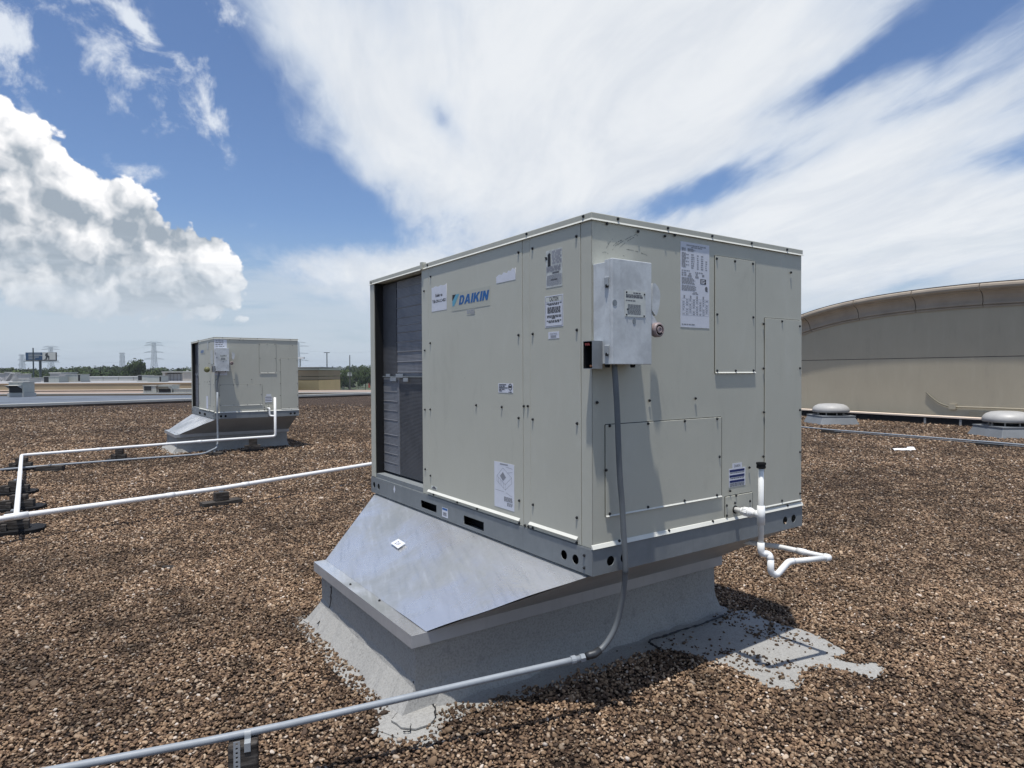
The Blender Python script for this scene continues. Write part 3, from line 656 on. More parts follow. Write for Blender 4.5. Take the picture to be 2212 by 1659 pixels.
for i in range(7): L += [(fx(.07+.115*j), fx(.07+.115*j+.07), fy(.675+.028*i), .0042) for j in range(8) if (i*3+j) % 5]
L += [(fx(.1+.22*j), fx(.15+.22*j), fy(.64), .014) for j in range(4)] + [(fx(.04), fx(.48), fy(.965), .006)]
greek(L, M_INKL, o)
Gd = [((fx(.05), fy(.662+.028*i)), (fx(.97), fy(.662+.028*i))) for i in range(8)] + [((fx(x_), fy(.662)), (fx(x_), fy(.858))) for x_ in (.05, .28, .36, .46, .58, .68, .76, .86, .97)]
sub('print', stroke(Gd, .0009), M_INKL, o, 0, 0, .0010)
sub('print', MB().box(fx(.68), fx(.88), fy(.475), fy(.415), 0, .0003).mesh(), M_INKB, o, 0, 0, .0011)
greek([(fx(.70), fx(.84), fy(.428), .004), (fx(.70), fx(.86), fy(.447), .004), (fx(.70), fx(.82), fy(.462), .004)], M_PAPER, o, .0016)
sub('emblem', flat_mesh([circ(0, 0, .010, .013, 12)], .0003), M_INK, o, fx(.89), fy(.53), .0011)
# blue striped label
o, W, H = label('R', 4, 1246, 698, 1376, 822, lab='white sticker with three navy stripes')
greek([(-W*.46, W*.44, H*(.37-.29*i), H*.13, 0) for i in range(3)], M_NAVY, o); greek([(-W*.42, W*.42, H*(.25-.29*i), .0045) for i in range(2)] + [(-W*.45, W*.45, -H*(.33+.06*i), .0045) for i in range(3)], M_INK, o)
o, W, H = label('R', 4, 1273, 655, 1350, 685); words(o, 'DAIKIN', W*.6, 0, M_INK, hgt=H*.5)
# scuffs over the switch box
sc = MB()
for pts in ([(410,400),(470,312)], [(465,415),(520,350)], [(475,370),(560,320)], [(500,372),(680,270)], [(530,385),(690,280)], [(590,402),(770,455)], [(560,460),(575,470)], [(380,430),(430,440)]):
    (xa, ya), (xb, yb) = pts; n = 14; P = []
    for i in range(n+1):
        t = i/n; s, v = FR(2, xa+(xb-xa)*t, ya+(yb-ya)*t - 8*math.sin(t*PI)); P.append((s, v))
    for i in range(n):
        if random.random() < .25: continue
        (sa, va), (sb, vb) = P[i], P[i+1]; wd = random.uniform(.0006, .0022); k_ = len(sc.v)
        sc.add([(sa, va-wd, 0), (sb, vb-wd, 0), (sb, vb+wd, 0), (sa, va+wd, 0)], [(0, 1, 2, 3)])
o = sc.build('scuff_mark', plain('scuff', (.19, .195, .175), .7, var=.3, scale=90.), unit, M=fm('R', 0, 0, .0004)); o['solo'] = 1; o['kind'] = 'stuff'

# ------------------------------------------------------------------ metal curb adapter and membrane curb (origins under the unit corner)
CY0, CY1, CX0, CX1, CZ = .514, 1.921, -.629, 1.565, .3636
adapt = empty('curb_adapter', (UX, UY, CZ-.058), YAW, 'bright galvanised sheet metal transition sloping from the nearest unit down to its curb', 'curb adapter', 'metal curb adapters')
zc = .058; zt = ZB-(CZ-.058)-.001; FLG = .075
def slope(u, v):
    a0 = Vector((CX0+FLG, CY0+.004, zc)); a1 = Vector((CX0+FLG, CY1-.004, zc)); b0 = Vector((.03, .02, zt)); b1 = Vector((.03, DL-.03, zt))
    p = (a0.lerp(b0, u)).lerp(a1.lerp(b1, u), v)
    k = math.sin(u*PI)*math.sin(v*PI)
    bulge = .010*k*math.sin(v*5.2+.6) + .010*math.exp(-((u-.15)/.16)**2-((v-.12)/.14)**2) - .008*math.exp(-((u-.5)/.3)**2-((v-.22)/.12)**2) + .006*math.exp(-((u-.62)/.2)**2-((v-.0)/.1)**2)
    return p + Vector((-.25, 0, .97))*bulge
m = MB(); m.quadgrid(lambda u, v: slope(v, u), 40, 24).build('sloped_panel', M_ADAPT, adapt, smooth=True)
m = MB(); m.add([(CX0, CY0, zc), (CX0+FLG, CY0+.002, zc-.0005), (CX0+FLG, CY1-.002, zc-.0005), (CX0, CY1, zc)], [(3, 2, 1, 0)])
m.build('flange', M_ADAPT, adapt)
M_ADS = mat('shaded side sheet', galv((.33, .335, .34), .42, .6, .45, 3.))  # darker copy of the adapter sheet, side shade put into the colour
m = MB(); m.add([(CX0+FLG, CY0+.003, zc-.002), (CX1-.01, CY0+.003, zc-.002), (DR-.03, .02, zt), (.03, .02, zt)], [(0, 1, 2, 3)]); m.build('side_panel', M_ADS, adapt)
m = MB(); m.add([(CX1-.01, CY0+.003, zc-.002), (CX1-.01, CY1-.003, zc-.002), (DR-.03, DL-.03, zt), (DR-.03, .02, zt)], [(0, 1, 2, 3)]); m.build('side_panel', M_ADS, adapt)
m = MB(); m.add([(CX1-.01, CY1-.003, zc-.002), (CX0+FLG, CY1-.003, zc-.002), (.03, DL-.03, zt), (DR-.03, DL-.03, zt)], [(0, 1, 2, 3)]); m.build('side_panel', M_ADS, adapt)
m = MB(); t_ = .003
m.box(CX0, CX0+t_, CY0, CY1, 0, zc-.0003).box(CX1-t_, CX1, CY0, CY1, 0, zc).box(CX0+t_, CX1-t_, CY0, CY0+t_, 0, zc).box(CX0+t_, CX1-t_, CY1-t_, CY1, 0, zc).box(CX0+t_, CX1-t_, CY0+t_, CY1-t_, zc-.006, zc-.003)
m.build('drip_flashing', M_CURBCAP, adapt)
link('screw', scm, M_SCREW, adapt, loc=(CX0+.03, 1.36, zc+.0005)); link('screw', scm, M_SCREW, adapt, loc=(CX0+.06, 1.02, zc+.001))
# small diamond sticker on the slope
def onslope(px, py):
    a = adapt_w @ Vector((CX0+FLG, CY0, zc)); b = adapt_w @ Vector((.03, .02, zt)); c_ = adapt_w @ Vector((CX0+FLG, CY1, zc))
    n = (b-a).cross(c_-a).normalized(); return onplane(px, py, a, n), n
adapt_w = Matrix.Translation(adapt.location) @ Matrix.Rotation(YAW, 4, 'Z'); inv = adapt_w.inverted()
cn = [inv @ onslope(*V(5, *p))[0] for p in ((697, 385), (742, 418), (789, 386), (744, 358))]
nn = (cn[1]-cn[0]).cross(cn[2]-cn[0]).normalized(); nn = nn if nn.z > 0 else -nn
cc = sum(cn, Vector())/4
m = MB(); m.hexa([p-cc+nn*.008 for p in cn], [p-cc+nn*.0095 for p in cn])
dl = m.build('label', M_PAPER, adapt, loc=cc); dl['solo'] = 1
m = MB()
for t0, t1, s0_, s1_ in ((.2, .5, .3, .38), (.25, .7, .5, .55), (.3, .75, .62, .67), (.6, .75, .28, .4)):
    A_ = cn[0]-cc; u_ = cn[3]-cn[0]; v_ = cn[1]-cn[0]; m.add([A_+u_*a_+v_*b_+nn*.0099 for a_, b_ in ((t0, s0_), (t1, s0_), (t1, s1_), (t0, s1_))], [(0, 1, 2, 3)])
m.build('print', M_INK, dl)

curb = empty('roof_curb', (UX, UY, 0), YAW, 'grey granulated membrane curb carrying the nearest air conditioner', 'roof curb', 'membrane covered roof curbs')
ins = .036; ct = .095; ch = .105
prof = [(0, CZ-.012), (0, ch+.03), (-.012, ch), (-ct, .006), (-ct-.07, .003)]
KL, KN, KR = 1.0, .45, .35
m = MB(); ring = []
X0, X1, Y0, Y1 = CX0+ins, CX1-ins, CY0+ins, CY1-ins
NS = 26
for o_, z_ in prof:
    x0, x1, y0, y1 = X0+o_*KL, X1-o_*KR, Y0+o_*KN, Y1-o_*KR; pts = []
    for (ax, ay), (bx, by) in (((x0, y0), (x1, y0)), ((x1, y0), (x1, y1)), ((x1, y1), (x0, y1)), ((x0, y1), (x0, y0))):
        for i in range(NS):
            t = i/NS; wob = (.004*math.sin(t*23+ax*5)+random.uniform(-.003, .003))*(1 if 0 < z_ < CZ-.05 else 0)
            if z_ < .01: wob = random.uniform(-.014, .02) if i else 0
            px_, py_ = ax+(bx-ax)*t, ay+(by-ay)*t
            nx_, ny_ = (by-ay), -(bx-ax); l_ = math.hypot(nx_, ny_); pts.append((px_+nx_/l_*wob, py_+ny_/l_*wob, z_))
    ring.append(pts)
n_ = len(ring[0]); vs = [p for r_ in ring for p in r_]
m.add(vs, [(j*n_+i, (j+1)*n_+i, (j+1)*n_+(i+1) % n_, j*n_+(i+1) % n_) for j in range(len(ring)-1) for i in range(n_)])
m.build('curb_skirt', M_MEMB, curb, smooth=False)
# loose flaps and tar seams
def gl_(k, x, y, z=0.):
    P = gz(*V(k, x, y), z); q = P-N0; return Vector((q.dot(Rv), q.dot(Lv), z))
def blobpoly(pts, z, th, parent, name, mat_, ragged=.006):
    out_ = []
    for i in range(len(pts)):
        a = Vector(pts[i][:2]); b = Vector(pts[(i+1) % len(pts)][:2]); k_ = max(1, int((b-a).length/.035))
        for j in range(k_):
            p = a.lerp(b, j/k_); out_.append((p.x+random.uniform(-ragged, ragged), p.y+random.uniform(-ragged, ragged)))
    me = flat_mesh([out_], th, name); return link(name, me, mat_, parent, loc=(0, 0, z))
P1 = [gl_(5, *p) for p in ((735, 1330), (860, 1300), (935, 1340), (975, 1400), (975, 1460), (930, 1530), (850, 1558), (760, 1545), (700, 1500), (700, 1440))]
blobpoly(P1, .010, .007, curb, 'membrane_flap', M_MEMB)
P2 = [gl_(5, *p) for p in ((150, 870), (200, 830), (290, 810), (330, 800), (300, 860), (240, 890), (170, 885))]
blobpoly(P2, .006, .006, curb, 'membrane_flap', M_MEMB)
P3 = [gl_(5, *p) for p in ((590, 1390), (700, 1360), (980, 1440), (990, 1560), (860, 1625), (700, 1570), (590, 1545), (650, 1480))]
blobpoly(P3, .0025, .004, curb, 'membrane_flap', M_MEMB, .015)
def crackline(pts, r, parent=curb, name='tar_seam'):
    m = MB(); P = []
    for i in range(len(pts)-1):
        for j in range(5): P.append(Vector(pts[i]).lerp(Vector(pts[i+1]), j/5) + Vector((random.uniform(-.003, .003), random.uniform(-.003, .003), 0)))
    P.append(Vector(pts[-1])); m.tube(P, [r*random.uniform(.5, 1.3) for _ in P], 6); return m.build(name, M_TAR, parent)
crackline([gl_(5, *p, .016) for p in ((905, 1335), (950, 1365), (972, 1410), (968, 1455))], .004)
crackline([gl_(5, *p, .016) for p in ((760, 1390), (740, 1430), (700, 1470))], .002)
crackline([gl_(5, *p, .016) for p in ((820, 1500), (812, 1550), (770, 1550))], .003)
def wallR(k, x, y):   # on the -L wall of the curb
    P = onplane(*V(k, x, y), N0+Lv*(Y0-.002), Lv); q = P-N0; return Vector((q.dot(Rv), Y0-.002, P.z))
def wallL(k, x, y):
    P = onplane(*V(k, x, y), N0+Rv*(X0-.003), Rv); q = P-N0; return Vector((X0-.003, q.dot(Lv), P.z))
crackline([wallL(5, *p) for p in ((322, 648), (320, 720), (314, 775), (296, 792))], .003)
crackline([gl_(5, *p, .05) for p in ((296, 792), (290, 820), (255, 860), (235, 880))], .0035)
crackline([gl_(6, *p, .02) for p in ((1045, 500), (1000, 520), (930, 550), (850, 578), (760, 600), (680, 630), (620, 648), (570, 660), (560, 678), (600, 700), (630, 720))], .006)
crackline([wallR(6, *p) for p in ((985, 405), (968, 430), (970, 460), (985, 490))], .004)
crackline([wallL(5, *p) for p in ((836, 1240), (838, 1270), (832, 1290))], .005)

# bare membrane patch to the right, with loose stones left on it (stones come with the gravel)
PATCH = [gz(*V(6, *p)) for p in ((600, 665), (700, 630), (850, 585), (1060, 495), (1130, 482), (1210, 488), (1290, 540), (1400, 575), (1500, 600), (1610, 635), (1700, 690), (1800, 745), (1745, 765), (1690, 768),
        (1770, 800), (1860, 818), (1960, 805), (2035, 850), (2000, 890), (1950, 915), (1890, 885), (1760, 858), (1650, 835), (1560, 850), (1510, 880), (1530, 910), (1495, 965), (1400, 978), (1300, 962), (1220, 915), (1150, 880), (1080, 835), (1000, 820), (920, 790), (850, 760), (740, 735), (620, 722))]
cP = sum(PATCH, Vector())/len(PATCH)
m_ = flat_mesh([[(p.x-cP.x, p.y-cP.y) for p in PATCH]], .003)
bare = MB(); GX = 60
o = link('membrane_patch', m_, M_MEMB, None, loc=(cP.x, cP.y, .001)); tag(o, kind='structure')
o.name = 'bare_roof_membrane'
mb_ = flat_mesh([[(P.x-cP.x, P.y-cP.y) for P in [gz(*V(*q)) for q in ((5, 110, 870), (232, 925) if False else (5, 200, 925), (5, 300, 1010), (5, 430, 1160), (5, 530, 1260), (5, 600, 1360), (5, 620, 1500), (5, 570, 1560), (5, 700, 1630), (5, 900, 1670), (5, 1000, 1600), (5, 1020, 1500), (5, 1250, 1420), (5, 1640, 1310), (6, 30, 955), (6, 400, 815), (6, 640, 735), (6, 700, 640), (6, 1060, 500), (6, 1090, 480))] + [N0+Rv*(CX1+.04)+Lv*(CY1+.04), N0+Rv*(CX0-.10)+Lv*(CY1+.10)]]], .0012)
tag(link('bare_roof_membrane', mb_, M_MEMB, None, loc=(cP.x, cP.y, .0008)), kind='structure')
# ------------------------------------------------------------------ safety switch on the right face
def ul(s, d, v): return Vector((s, OFF-d, v))          # unit-local point, d = distance out of the right face
def uw(s, d, v): return N0 + Rv*s + Lv*(OFF-d) + Vector((0, 0, ZB+v))
sw = empty('safety_switch', uw(0, 0, .92), YAW, 'galvanised safety switch box with side lever and knob on the nearest air conditioner', 'switch box')
SB = ul(0, 0, .92)
def sloc(s, d, v): return ul(s, d, v) - SB
def sbox(name, s0, s1, d0, d1, v0, v1, m_, par=None, bevel=.002):
    a, b = sloc(s0, d1, v0), sloc(s1, d0, v1); return box(name, a.x, b.x, a.y, b.y, a.z, b.z, m_, par or sw, bevel=bevel)
sbox('enclosure', .012, .240, .002, .112, .936, 1.372, M_BOX)
m = MB(); a, b = sloc(.006, .128, .933), sloc(.244, .112, 1.382); h = (b-a)/2
dr = MB().box(-h.x, h.x, -h.y, h.y, -h.z, h.z).build('door', M_BOX, sw, bevel=.003, loc=(a+b)/2)
m = MB(); a, b = sloc(.008, .112, .934), sloc(.024, .075, 1.378); 
sbox('door_lip', .006, .0095, .082, .112, .934, 1.380, M_BOX, bevel=.001)
for vv in (1.285, .995):
    sbox('hinge', -.002, .006, .086, .110, vv-.019, vv+.019, M_GALV, bevel=.002); sbox('hinge_pin', -.004, .004, .096, .104, vv-.026, vv-.012, M_BLACK, bevel=.001)
def SF(k, x, y): return FR(k, x, y, .128)
def onbox(s, v, d): return Matrix.Translation(sloc(s, d, v)) @ BR
a, b = SF(18, 645, 580), SF(18, 892, 906); W, H = b[0]-a[0], a[1]-b[1]
lb = MB().box(-W/2, W/2, -H/2, H/2, 0, .001).build('label', M_PAPERY, sw, M=onbox((a[0]+b[0])/2, (a[1]+b[1])/2, .1285))
L = [(-W*.1, W*.25, H*.42, .006), (-W*.45, W*.3, H*.34, .0045), (-W*.45, W*.35, H*.29, .0045), (-W*.45, W*.35, H*.25, .0045), (-W*.45, 0, H*.12, .0045)] + [(-W*.36, W*.26, -H*(.04+.05*i), .0035) for i in range(8)]
me = None
m = MB()
for x0, x1, y, h in L:
    a_ = x0
    while a_ < x1:
        b_ = min(x1, a_+random.uniform(1.5, 5)*h); m.add([(a_, y-h/2, 0), (b_, y-h/2, 0), (b_, y+h/2, 0), (a_, y+h/2, 0)], [(0, 1, 2, 3)]); a_ = b_+h*.5
sub('print', m.mesh('print'), M_INK, lb, 0, 0, .0013)
for sx, sy in ((-.42, .43), (.44, .40), (-.42, -.43), (.42, -.45), (-.38, -.22)):
    sub('rivet', MB().lathe([(.0042, 0), (.0035, .002), (.001, .003)], 8).mesh('rivet'), M_SCREW, lb, W*sx, H*sy, .001)
M_PLUG = plain('dull knockout', (.26, .285, .30), .5, .4, var=.2, scale=40.)
for x, y, r in ((526, 728, .013), (757, 945, .013)):
    s, v = SF(18, x, y); link('knockout', flat_mesh([circ(0, 0, r*(1 if y < 800 else .75), r)], .0012), M_PLUG, sw, M=onbox(s, v, .1283))
# lever
lev = [(952, 505), (985, 500), (1015, 535), (1040, 590), (1046, 660), (1040, 720), (1035, 770), (1020, 830), (1005, 880), (990, 885), (948, 825)]
lp_ = [FR(18, x, y, .06) for x, y in lev]; c0 = (sum(p[0] for p in lp_)/len(lp_), sum(p[1] for p in lp_)/len(lp_))
link('lever_plate', flat_mesh([[(p[0]-c0[0], p[1]-c0[1]) for p in lp_]], .022), M_BOX, sw, M=onbox(c0[0], c0[1], .050), bevel=.003)
arm = [FR(18, x, y, .10) for x, y in ((942, 830), (1000, 900), (1040, 965), (1000, 1040), (965, 1050), (940, 1010))]; c0 = (sum(p[0] for p in arm)/6, sum(p[1] for p in arm)/6)
link('lever_arm', flat_mesh([[(p[0]-c0[0], p[1]-c0[1]) for p in arm]], .006), M_BOX, sw, M=onbox(c0[0], c0[1], .093), bevel=.001)
s, v = FR(18, 1040, 1052, .12)
kn = MB().lathe([(.006, -.030), (.029, -.028), (.033, -.020), (.033, .0), (.028, .006), (.023, .0065), (.0225, .003), (.016, .003), (.0155, .008), (.010, .0085), (.009, .006), (.001, .006)], 28).build('knob', M_KNOB, sw, M=onbox(s, v, .125), smooth=False, bevel=0)
MB().lathe([(.0226, .0036), (.0158, .0036)], 28).build('knob_groove', M_BLACK, kn)
# latch, plugs under the box
s, v = FR(18, 932, 1240, .08); m = MB(); m.lathe([(.011, 0), (.011, .004), (.006, .006), (.006, .014), (.003, .015)], 12, onbox(s-.004, v, .06)).build('latch', M_GALV, sw)
m = MB(); m.tube([sloc(.247, .09, v+.02), sloc(.262, .09, v+.01), sloc(.264, .09, v-.008), sloc(.246, .09, v-.022)], .0025, 8).build('latch_loop', M_GALV, sw)
for x in (433, 653):
    s, v = FR(2, x, 1412, .07); MB().lathe([(.012, 0), (.012, -.010), (.009, -.016)], 12).build('plug', M_BLACK, sw, loc=sloc(s, .07, .936))
# open wireway stub on the side of the switch
wb = empty('open_junction_box', uw(-.02, .02, .92), YAW, 'small open-sided steel junction box with rusty wires beside the nearest safety switch', 'junction box')
WB = ul(-.02, .02, .92); W0, W1, D0, D1, H0, H1 = -.047, .0105, .0035, .062, .915, 1.035
M_JB = mat('dull galvanised box', galv((.27, .29, .31), .5, .4, .4, 20.))
def wbx(name, s0, s1, d0, d1, v0, v1, m_):
    a, b = ul(s0, d1, v0)-WB, ul(s1, d0, v1)-WB; return box(name, a.x, b.x, a.y, b.y, a.z, b.z, m_, wb)
wbx('front_plate', W0, W1, D1-.002, D1, H0, H1, M_JB); wbx('top_plate', W0, W1, D0, D1-.002, H1-.002, H1, M_JB); wbx('bottom_plate', W0, W1, D0, D1-.002, H0, H0+.002, M_JB)
wbx('back_plate', W0, W1, D0, D0+.002, H0+.002, H1-.002, M_BLACK); wbx('inner_plate', W1-.004, W1-.001, D0+.002, D1-.002, H0+.002, H1-.002, M_BLACK)
M_RUST = plain('rust', (.12, .055, .03), .9, var=.5, scale=80.)
for i in range(5):
    zz_ = H1-.012-.004*i if i < 3 else H0+.012; dd = D0+.012+.011*i % .05
    a = ul(W0+.006, D0+.01+.010*i, H1-.012 if i < 3 else H0+.012)-WB; b = ul(W0+.003, D0+.016+.010*i, H1-.020 if i < 3 else H0+.008)-WB
    MB().tube([a, (a+b)/2+Vector((-.003, 0, .003)), b], .004, 7).build('wire_end', M_RED if i < 3 else M_RUST, wb)

# ------------------------------------------------------------------ flexible conduit down from the switch to the pipe along the roof
def path_thing(name, label_, cat_, origin, group=None): return empty(name, origin, 0, label_, cat_, group)
base_ = uw(.07, .07, .92); 
cpts = [uw(.073, .07, .932)]
for (k, x, y), d in zip([(4, 352, 40), (4, 362, 200), (4, 372, 500), (4, 386, 800), (4, 402, 960), (4, 413, 1200), (4, 428, 1400), (4, 430, 1560), (6, 415, 150), (6, 413, 290), (6, 395, 430), (6, 365, 560), (6, 325, 645), (6, 275, 712), (6, 235, 742)],
                        [.07, .068, .062, .056, .055, .06, .065, .065, .045, .03, .01, -.01, -.02, -.03, -.03]):
    P = onplane(*V(k, x, y), N0-Lv*d, Lv); cpts.append(P)
def smooth(pts, it=2):
    for _ in range(it):
        q = [pts[0]]
        for i in range(len(pts)-1): q += [pts[i].lerp(pts[i+1], .25), pts[i].lerp(pts[i+1], .75)]
        q.append(pts[-1]); pts = q
    return pts
fc = path_thing('flexible_conduit', 'dark grey flexible conduit hanging from the nearest switch box', 'conduit', cpts[-1])
O = cpts[-1]; m = MB().tube([p-O for p in smooth(cpts, 2)], .0128, 14); m.build('jacket', M_COND, fc, smooth=True)
cdir = (cpts[-1]-cpts[-2]).normalized()
joint = cpts[-1]
pL = gz(*V(14, 0, 985), .17); pS = gz(*V(14, 1430, 715), .215)      # far left end, support point
e2 = V(6, 160, 772); jr = at(*e2, joint.y-.02)
nrm = (pS-jr).normalized()
M_FIT = plain('dark fitting', (.05, .054, .06), .45, .4)
m = MB().tube([Vector((0, 0, 0))-cdir*.02, Vector((0, 0, 0))+cdir*.012, (jr-O)*.55, (jr-O)*.85], [.0165, .018, .018, .016], 14); m.build('elbow_fitting', M_FIT, fc, smooth=True)
gp = path_thing('rigid_conduit', 'grey steel conduit running across the foreground gravel', 'conduit', pS)
ext = pS + (pS-jr).normalized()*2.2
pm = pS + Vector((0, 0, 0)); 
ppts = [jr, jr.lerp(pS, .3)+Vector((0, 0, .000)), jr.lerp(pS, .65), pS, onplane(*V(14, 150, 955), pS, Vector((0, 1, 0)).lerp(Vector((nrm.y, -nrm.x, 0)), 1.).normalized())]
dd = (ppts[4]-pS); ppts.append(pS+dd*2.6)
MB().tube([p-pS for p in smooth(ppts, 1)], .0135, 16).build('tube', M_EMT, gp, smooth=True)
for t, r in ((.0, .0185), (.045, .0185)):
    a = jr + (pS-jr).normalized()*t - pS; MB().tube([a, a+(pS-jr).normalized()*.022], r, 6 if t == 0 else 14).build('coupling_nut', M_EMT, gp)
# wooden block with strap under it, cut by the lower edge of the photograph
zb_ = pS.z-.0145
blk = path_thing('conduit_support', 'weathered wood block with a perforated steel strap under the foreground conduit', 'pipe support', (pS.x, pS.y, 0))
ca = math.atan2(nrm.y, nrm.x)
RB = Matrix.Rotation(ca, 4, 'Z')
def ch_block(x0, x1, y0, y1, z0, z1, name, m_, par, bev=.004):
    c = Vector(((x0+x1)/2, (y0+y1)/2, (z0+z1)/2)); o = MB().box(-(x1-x0)/2, (x1-x0)/2, -(y1-y0)/2, (y1-y0)/2, -(z1-z0)/2, (z1-z0)/2).build(name, m_, par, bevel=bev, M=RB @ Matrix.Translation(c)); return o
ch_block(-.036, .066, -.060, .045, .0, zb_, 'wood_block', M_WOOD, blk, .008)
ch_block(-.110, .018, -.020-.0, .060, .0, .01, 'rubber_pad', M_BLACK, blk) if False else None
stp = MB(); 
sv_ = [(-.052, -.150), (-.052, -.02)]
hls = [circ(0, -.066+.0165*i, .0045, n=10) for i in range(9)]
me = flat_mesh([rect(-.0115, -.075, .0115, .075)] + hls, .0015); link('strap', me, M_GALV, blk, M=RB @ Matrix.Translation((.036, .0465, zb_-.060)) @ Matrix.Rotation(PI/2, 4, 'X'))
m = MB(); R_ = .0160
arc = [(R_*math.cos(a), R_*math.sin(a)) for a in [PI*1.0*i/12 for i in range(13)]]
arc = [(-R_-.0, -.014), *[(-x_, y_) for x_, y_ in arc], (R_, -.014)]
for i in range(len(arc)-1):
    (a_, b_), (c_, d_) = arc[i], arc[i+1]
    m.add([(-.011, a_, b_), (.011, a_, b_), (.011, c_, d_), (-.011, c_, d_)], [(0, 1, 2, 3)])
m.build('clamp', M_GALV, blk, M=Matrix.Translation((0, 0, pS.z)) @ RB); ch_block(-.011, .011, .016, .0455, zb_+.001, zb_+.003, 'clamp_foot', M_GALV, blk, .001); ch_block(-.011, .011, .0455, .048, zb_-.03, zb_+.003, 'clamp_foot', M_GALV, blk, .001)

# ------------------------------------------------------------------ condensate trap and drain on the right face
dt = path_thing('condensate_trap', 'white plastic drain trap with a black capped riser on the nearest air conditioner', 'drain pipe', uw(1.0, .16, -.01))
DO = uw(1.0, .16, -.01); pr = .0140; fr_ = .0195
def dtube(name, pts, r, m_=M_PVC, fil=None, seg=16): 
    P = [p-DO for p in pts]; 
    if fil: P = fillet(P, fil)
    return MB().tube(P, r, seg).build(name, m_, dt, smooth=True)
st0 = uw(1.0, .003, .172); te = uw(1.0, .160, .172)
dtube('stub', [st0, te], pr); dtube('wall_ring', [uw(1.0, .002, .172), uw(1.0, .008, .172)], .021, M_BLACK)
for a, b, r in ((.045, .058, .0185), (.058, .090, .0225), (.092, .102, .0265), (.102, .112, .0225), (.112, .128, .0180)): dtube('union', [uw(1.0, a, .172), uw(1.0, b, .172)], r, M_PVCH, seg=12 if r > .022 else 16)
for i in range(8):
    a = 2*PI*i/8; v_ = Vector((0, 0, math.cos(a)*.0222)) + Rv*math.sin(a)*.0222; dtube('union_rib', [uw(1.0, .060, .172)+v_, uw(1.0, .088, .172)+v_], .0022, M_PVCH, seg=6)
dtube('riser', [uw(1.0, .16, -.01), uw(1.0, .16, .425)], pr)
dtube('tee', [uw(1.0, .16, .122), uw(1.0, .16, .218)], fr_, M_PVCH); dtube('tee', [uw(1.0, .128, .172), uw(1.0, .158, .172)], fr_*.98, M_PVCH)
MB().lathe([(.019, 0), (.0225, .002), (.0225, .013), (.020, .019), (.024, .0195), (.024, .030), (.018, .030), (.017, .026), (.010, .0255), (.001, .0255)], 18).build('cap', M_BLACK, dt, loc=uw(1.0, .16, .408)-DO)
def TP(x, y, d): return onplane(*V(4, x, y), N0+Lv*(OFF-d), Lv)
q0 = uw(1.0, .16, .03); q1 = uw(1.0, .16, -.028); q2 = TP(1568, 1352, .185); q3 = TP(1578, 1500, .20); q4 = TP(1625, 1540, .21); q5 = TP(1720, 1432, .225); q6 = TP(2045, 1400, .28)
q2b = Vector((q2.x, q2.y, q1.z)); 
dtube('elbow', [q0, q1, q2b, q3+Vector((0, 0, .05))], .0175, M_PVCH, {1: .035, 2: .03})
dtube('trap_bend', [q3+Vector((0, 0, .055)), q3+Vector((0, 0, -.012)), q4, q5, q5.lerp(q6, .12)], .0165, M_PVCH, {1: .03, 2: .04, 3: .06})
dtube('outlet_pipe', [q5.lerp(q6, .08), q6], pr)
q7 = gz(*V(4, 1640, 1312), q6.z-.005); q8 = gz(*V(4, 1420, 1283), q6.z-.01)
dtube('elbow', [q6.lerp(q5, .12), q6, q6.lerp(q7, .10)], .018, M_PVCH, {1: .02})
bdir = (q8-q6).normalized(); far_ = N0 + Lv*(DL+.45) + Rv*1.25; far_.z = .24
q9 = q8 + bdir*1.9; q9.z = q8.z-.03
dtube('return_pipe', [q6, q7, q8, q9, Vector((q9.x, q9.y, .235))], pr, M_PVC, {3: .05})
dtube('coupling', [q6.lerp(q7, .45), q6.lerp(q7, .62)], .0175, M_PVCH)

# ------------------------------------------------------------------ drain lines and supports on the left
def gp_(k, x, y, z): return gz(*V(k, x, y), z)
zA = .24
M_PVCL = plain('sunlit white pipe', (.84, .84, .82), .4, var=.05, scale=2.)  # brighter copy of the pipe plastic, sunlight put into the colour
a0 = gp_(11, 2150, 262, zA); a1 = gp_(11, 1300, 400, zA); a2 = gp_(11, 95, 565, zA); a3 = gp_(11, -40, 588, zA)
l1 = path_thing('drain_line', 'white plastic drain line crossing the gravel left of the nearest air conditioner', 'drain pipe', a1)
la_ = a0 + (a0-a1).normalized()*3.2
MB().tube([p-a1 for p in fillet([Vector((q9.x, q9.y, zA)), la_, a0, a1, a2, a3+(a3-a2).normalized()*2], .06)], .0265, 14).build('pipe', M_PVCL, l1, smooth=True)
for t in (.14, .62): 
    p = a1.lerp(a0, .12) if t < .2 else a1.lerp(a2, .3); d_ = (a1-a2).normalized()
    MB().tube([p-a1-d_*.04, p-a1+d_*.04], .030, 14).build('coupling', M_PVCH, l1, smooth=True)
tp = a2; d_ = (a1-a2).normalized(); MB().tube([tp-a1-d_*.09, tp-a1+d_*.09], .033, 14).build('tee', M_PVCH, l1, smooth=True)
b0 = gp_(11, 1592, 78, .285); b1 = gp_(11, 1270, 122, .275); b2 = gp_(11, 690, 167, .265); b3 = gp_(11, 125, 211, .26)
l2 = path_thing('drain_line', 'white plastic drain line bending past the far air conditioner', 'drain pipe', b2)
O2 = Vector((U2X, U2Y, 0)); R2 = Vector((math.cos(YAW2), math.sin(YAW2), 0)); L2 = Vector((-R2.y, R2.x, 0)); ZB2 = .672
def w2(k, x, y, d): return onplane(*V(k, x, y), O2-L2*d, L2)
r_t = w2(7, 1158, 780, .14)
c1 = w2(7, 1190, 1102, .14)
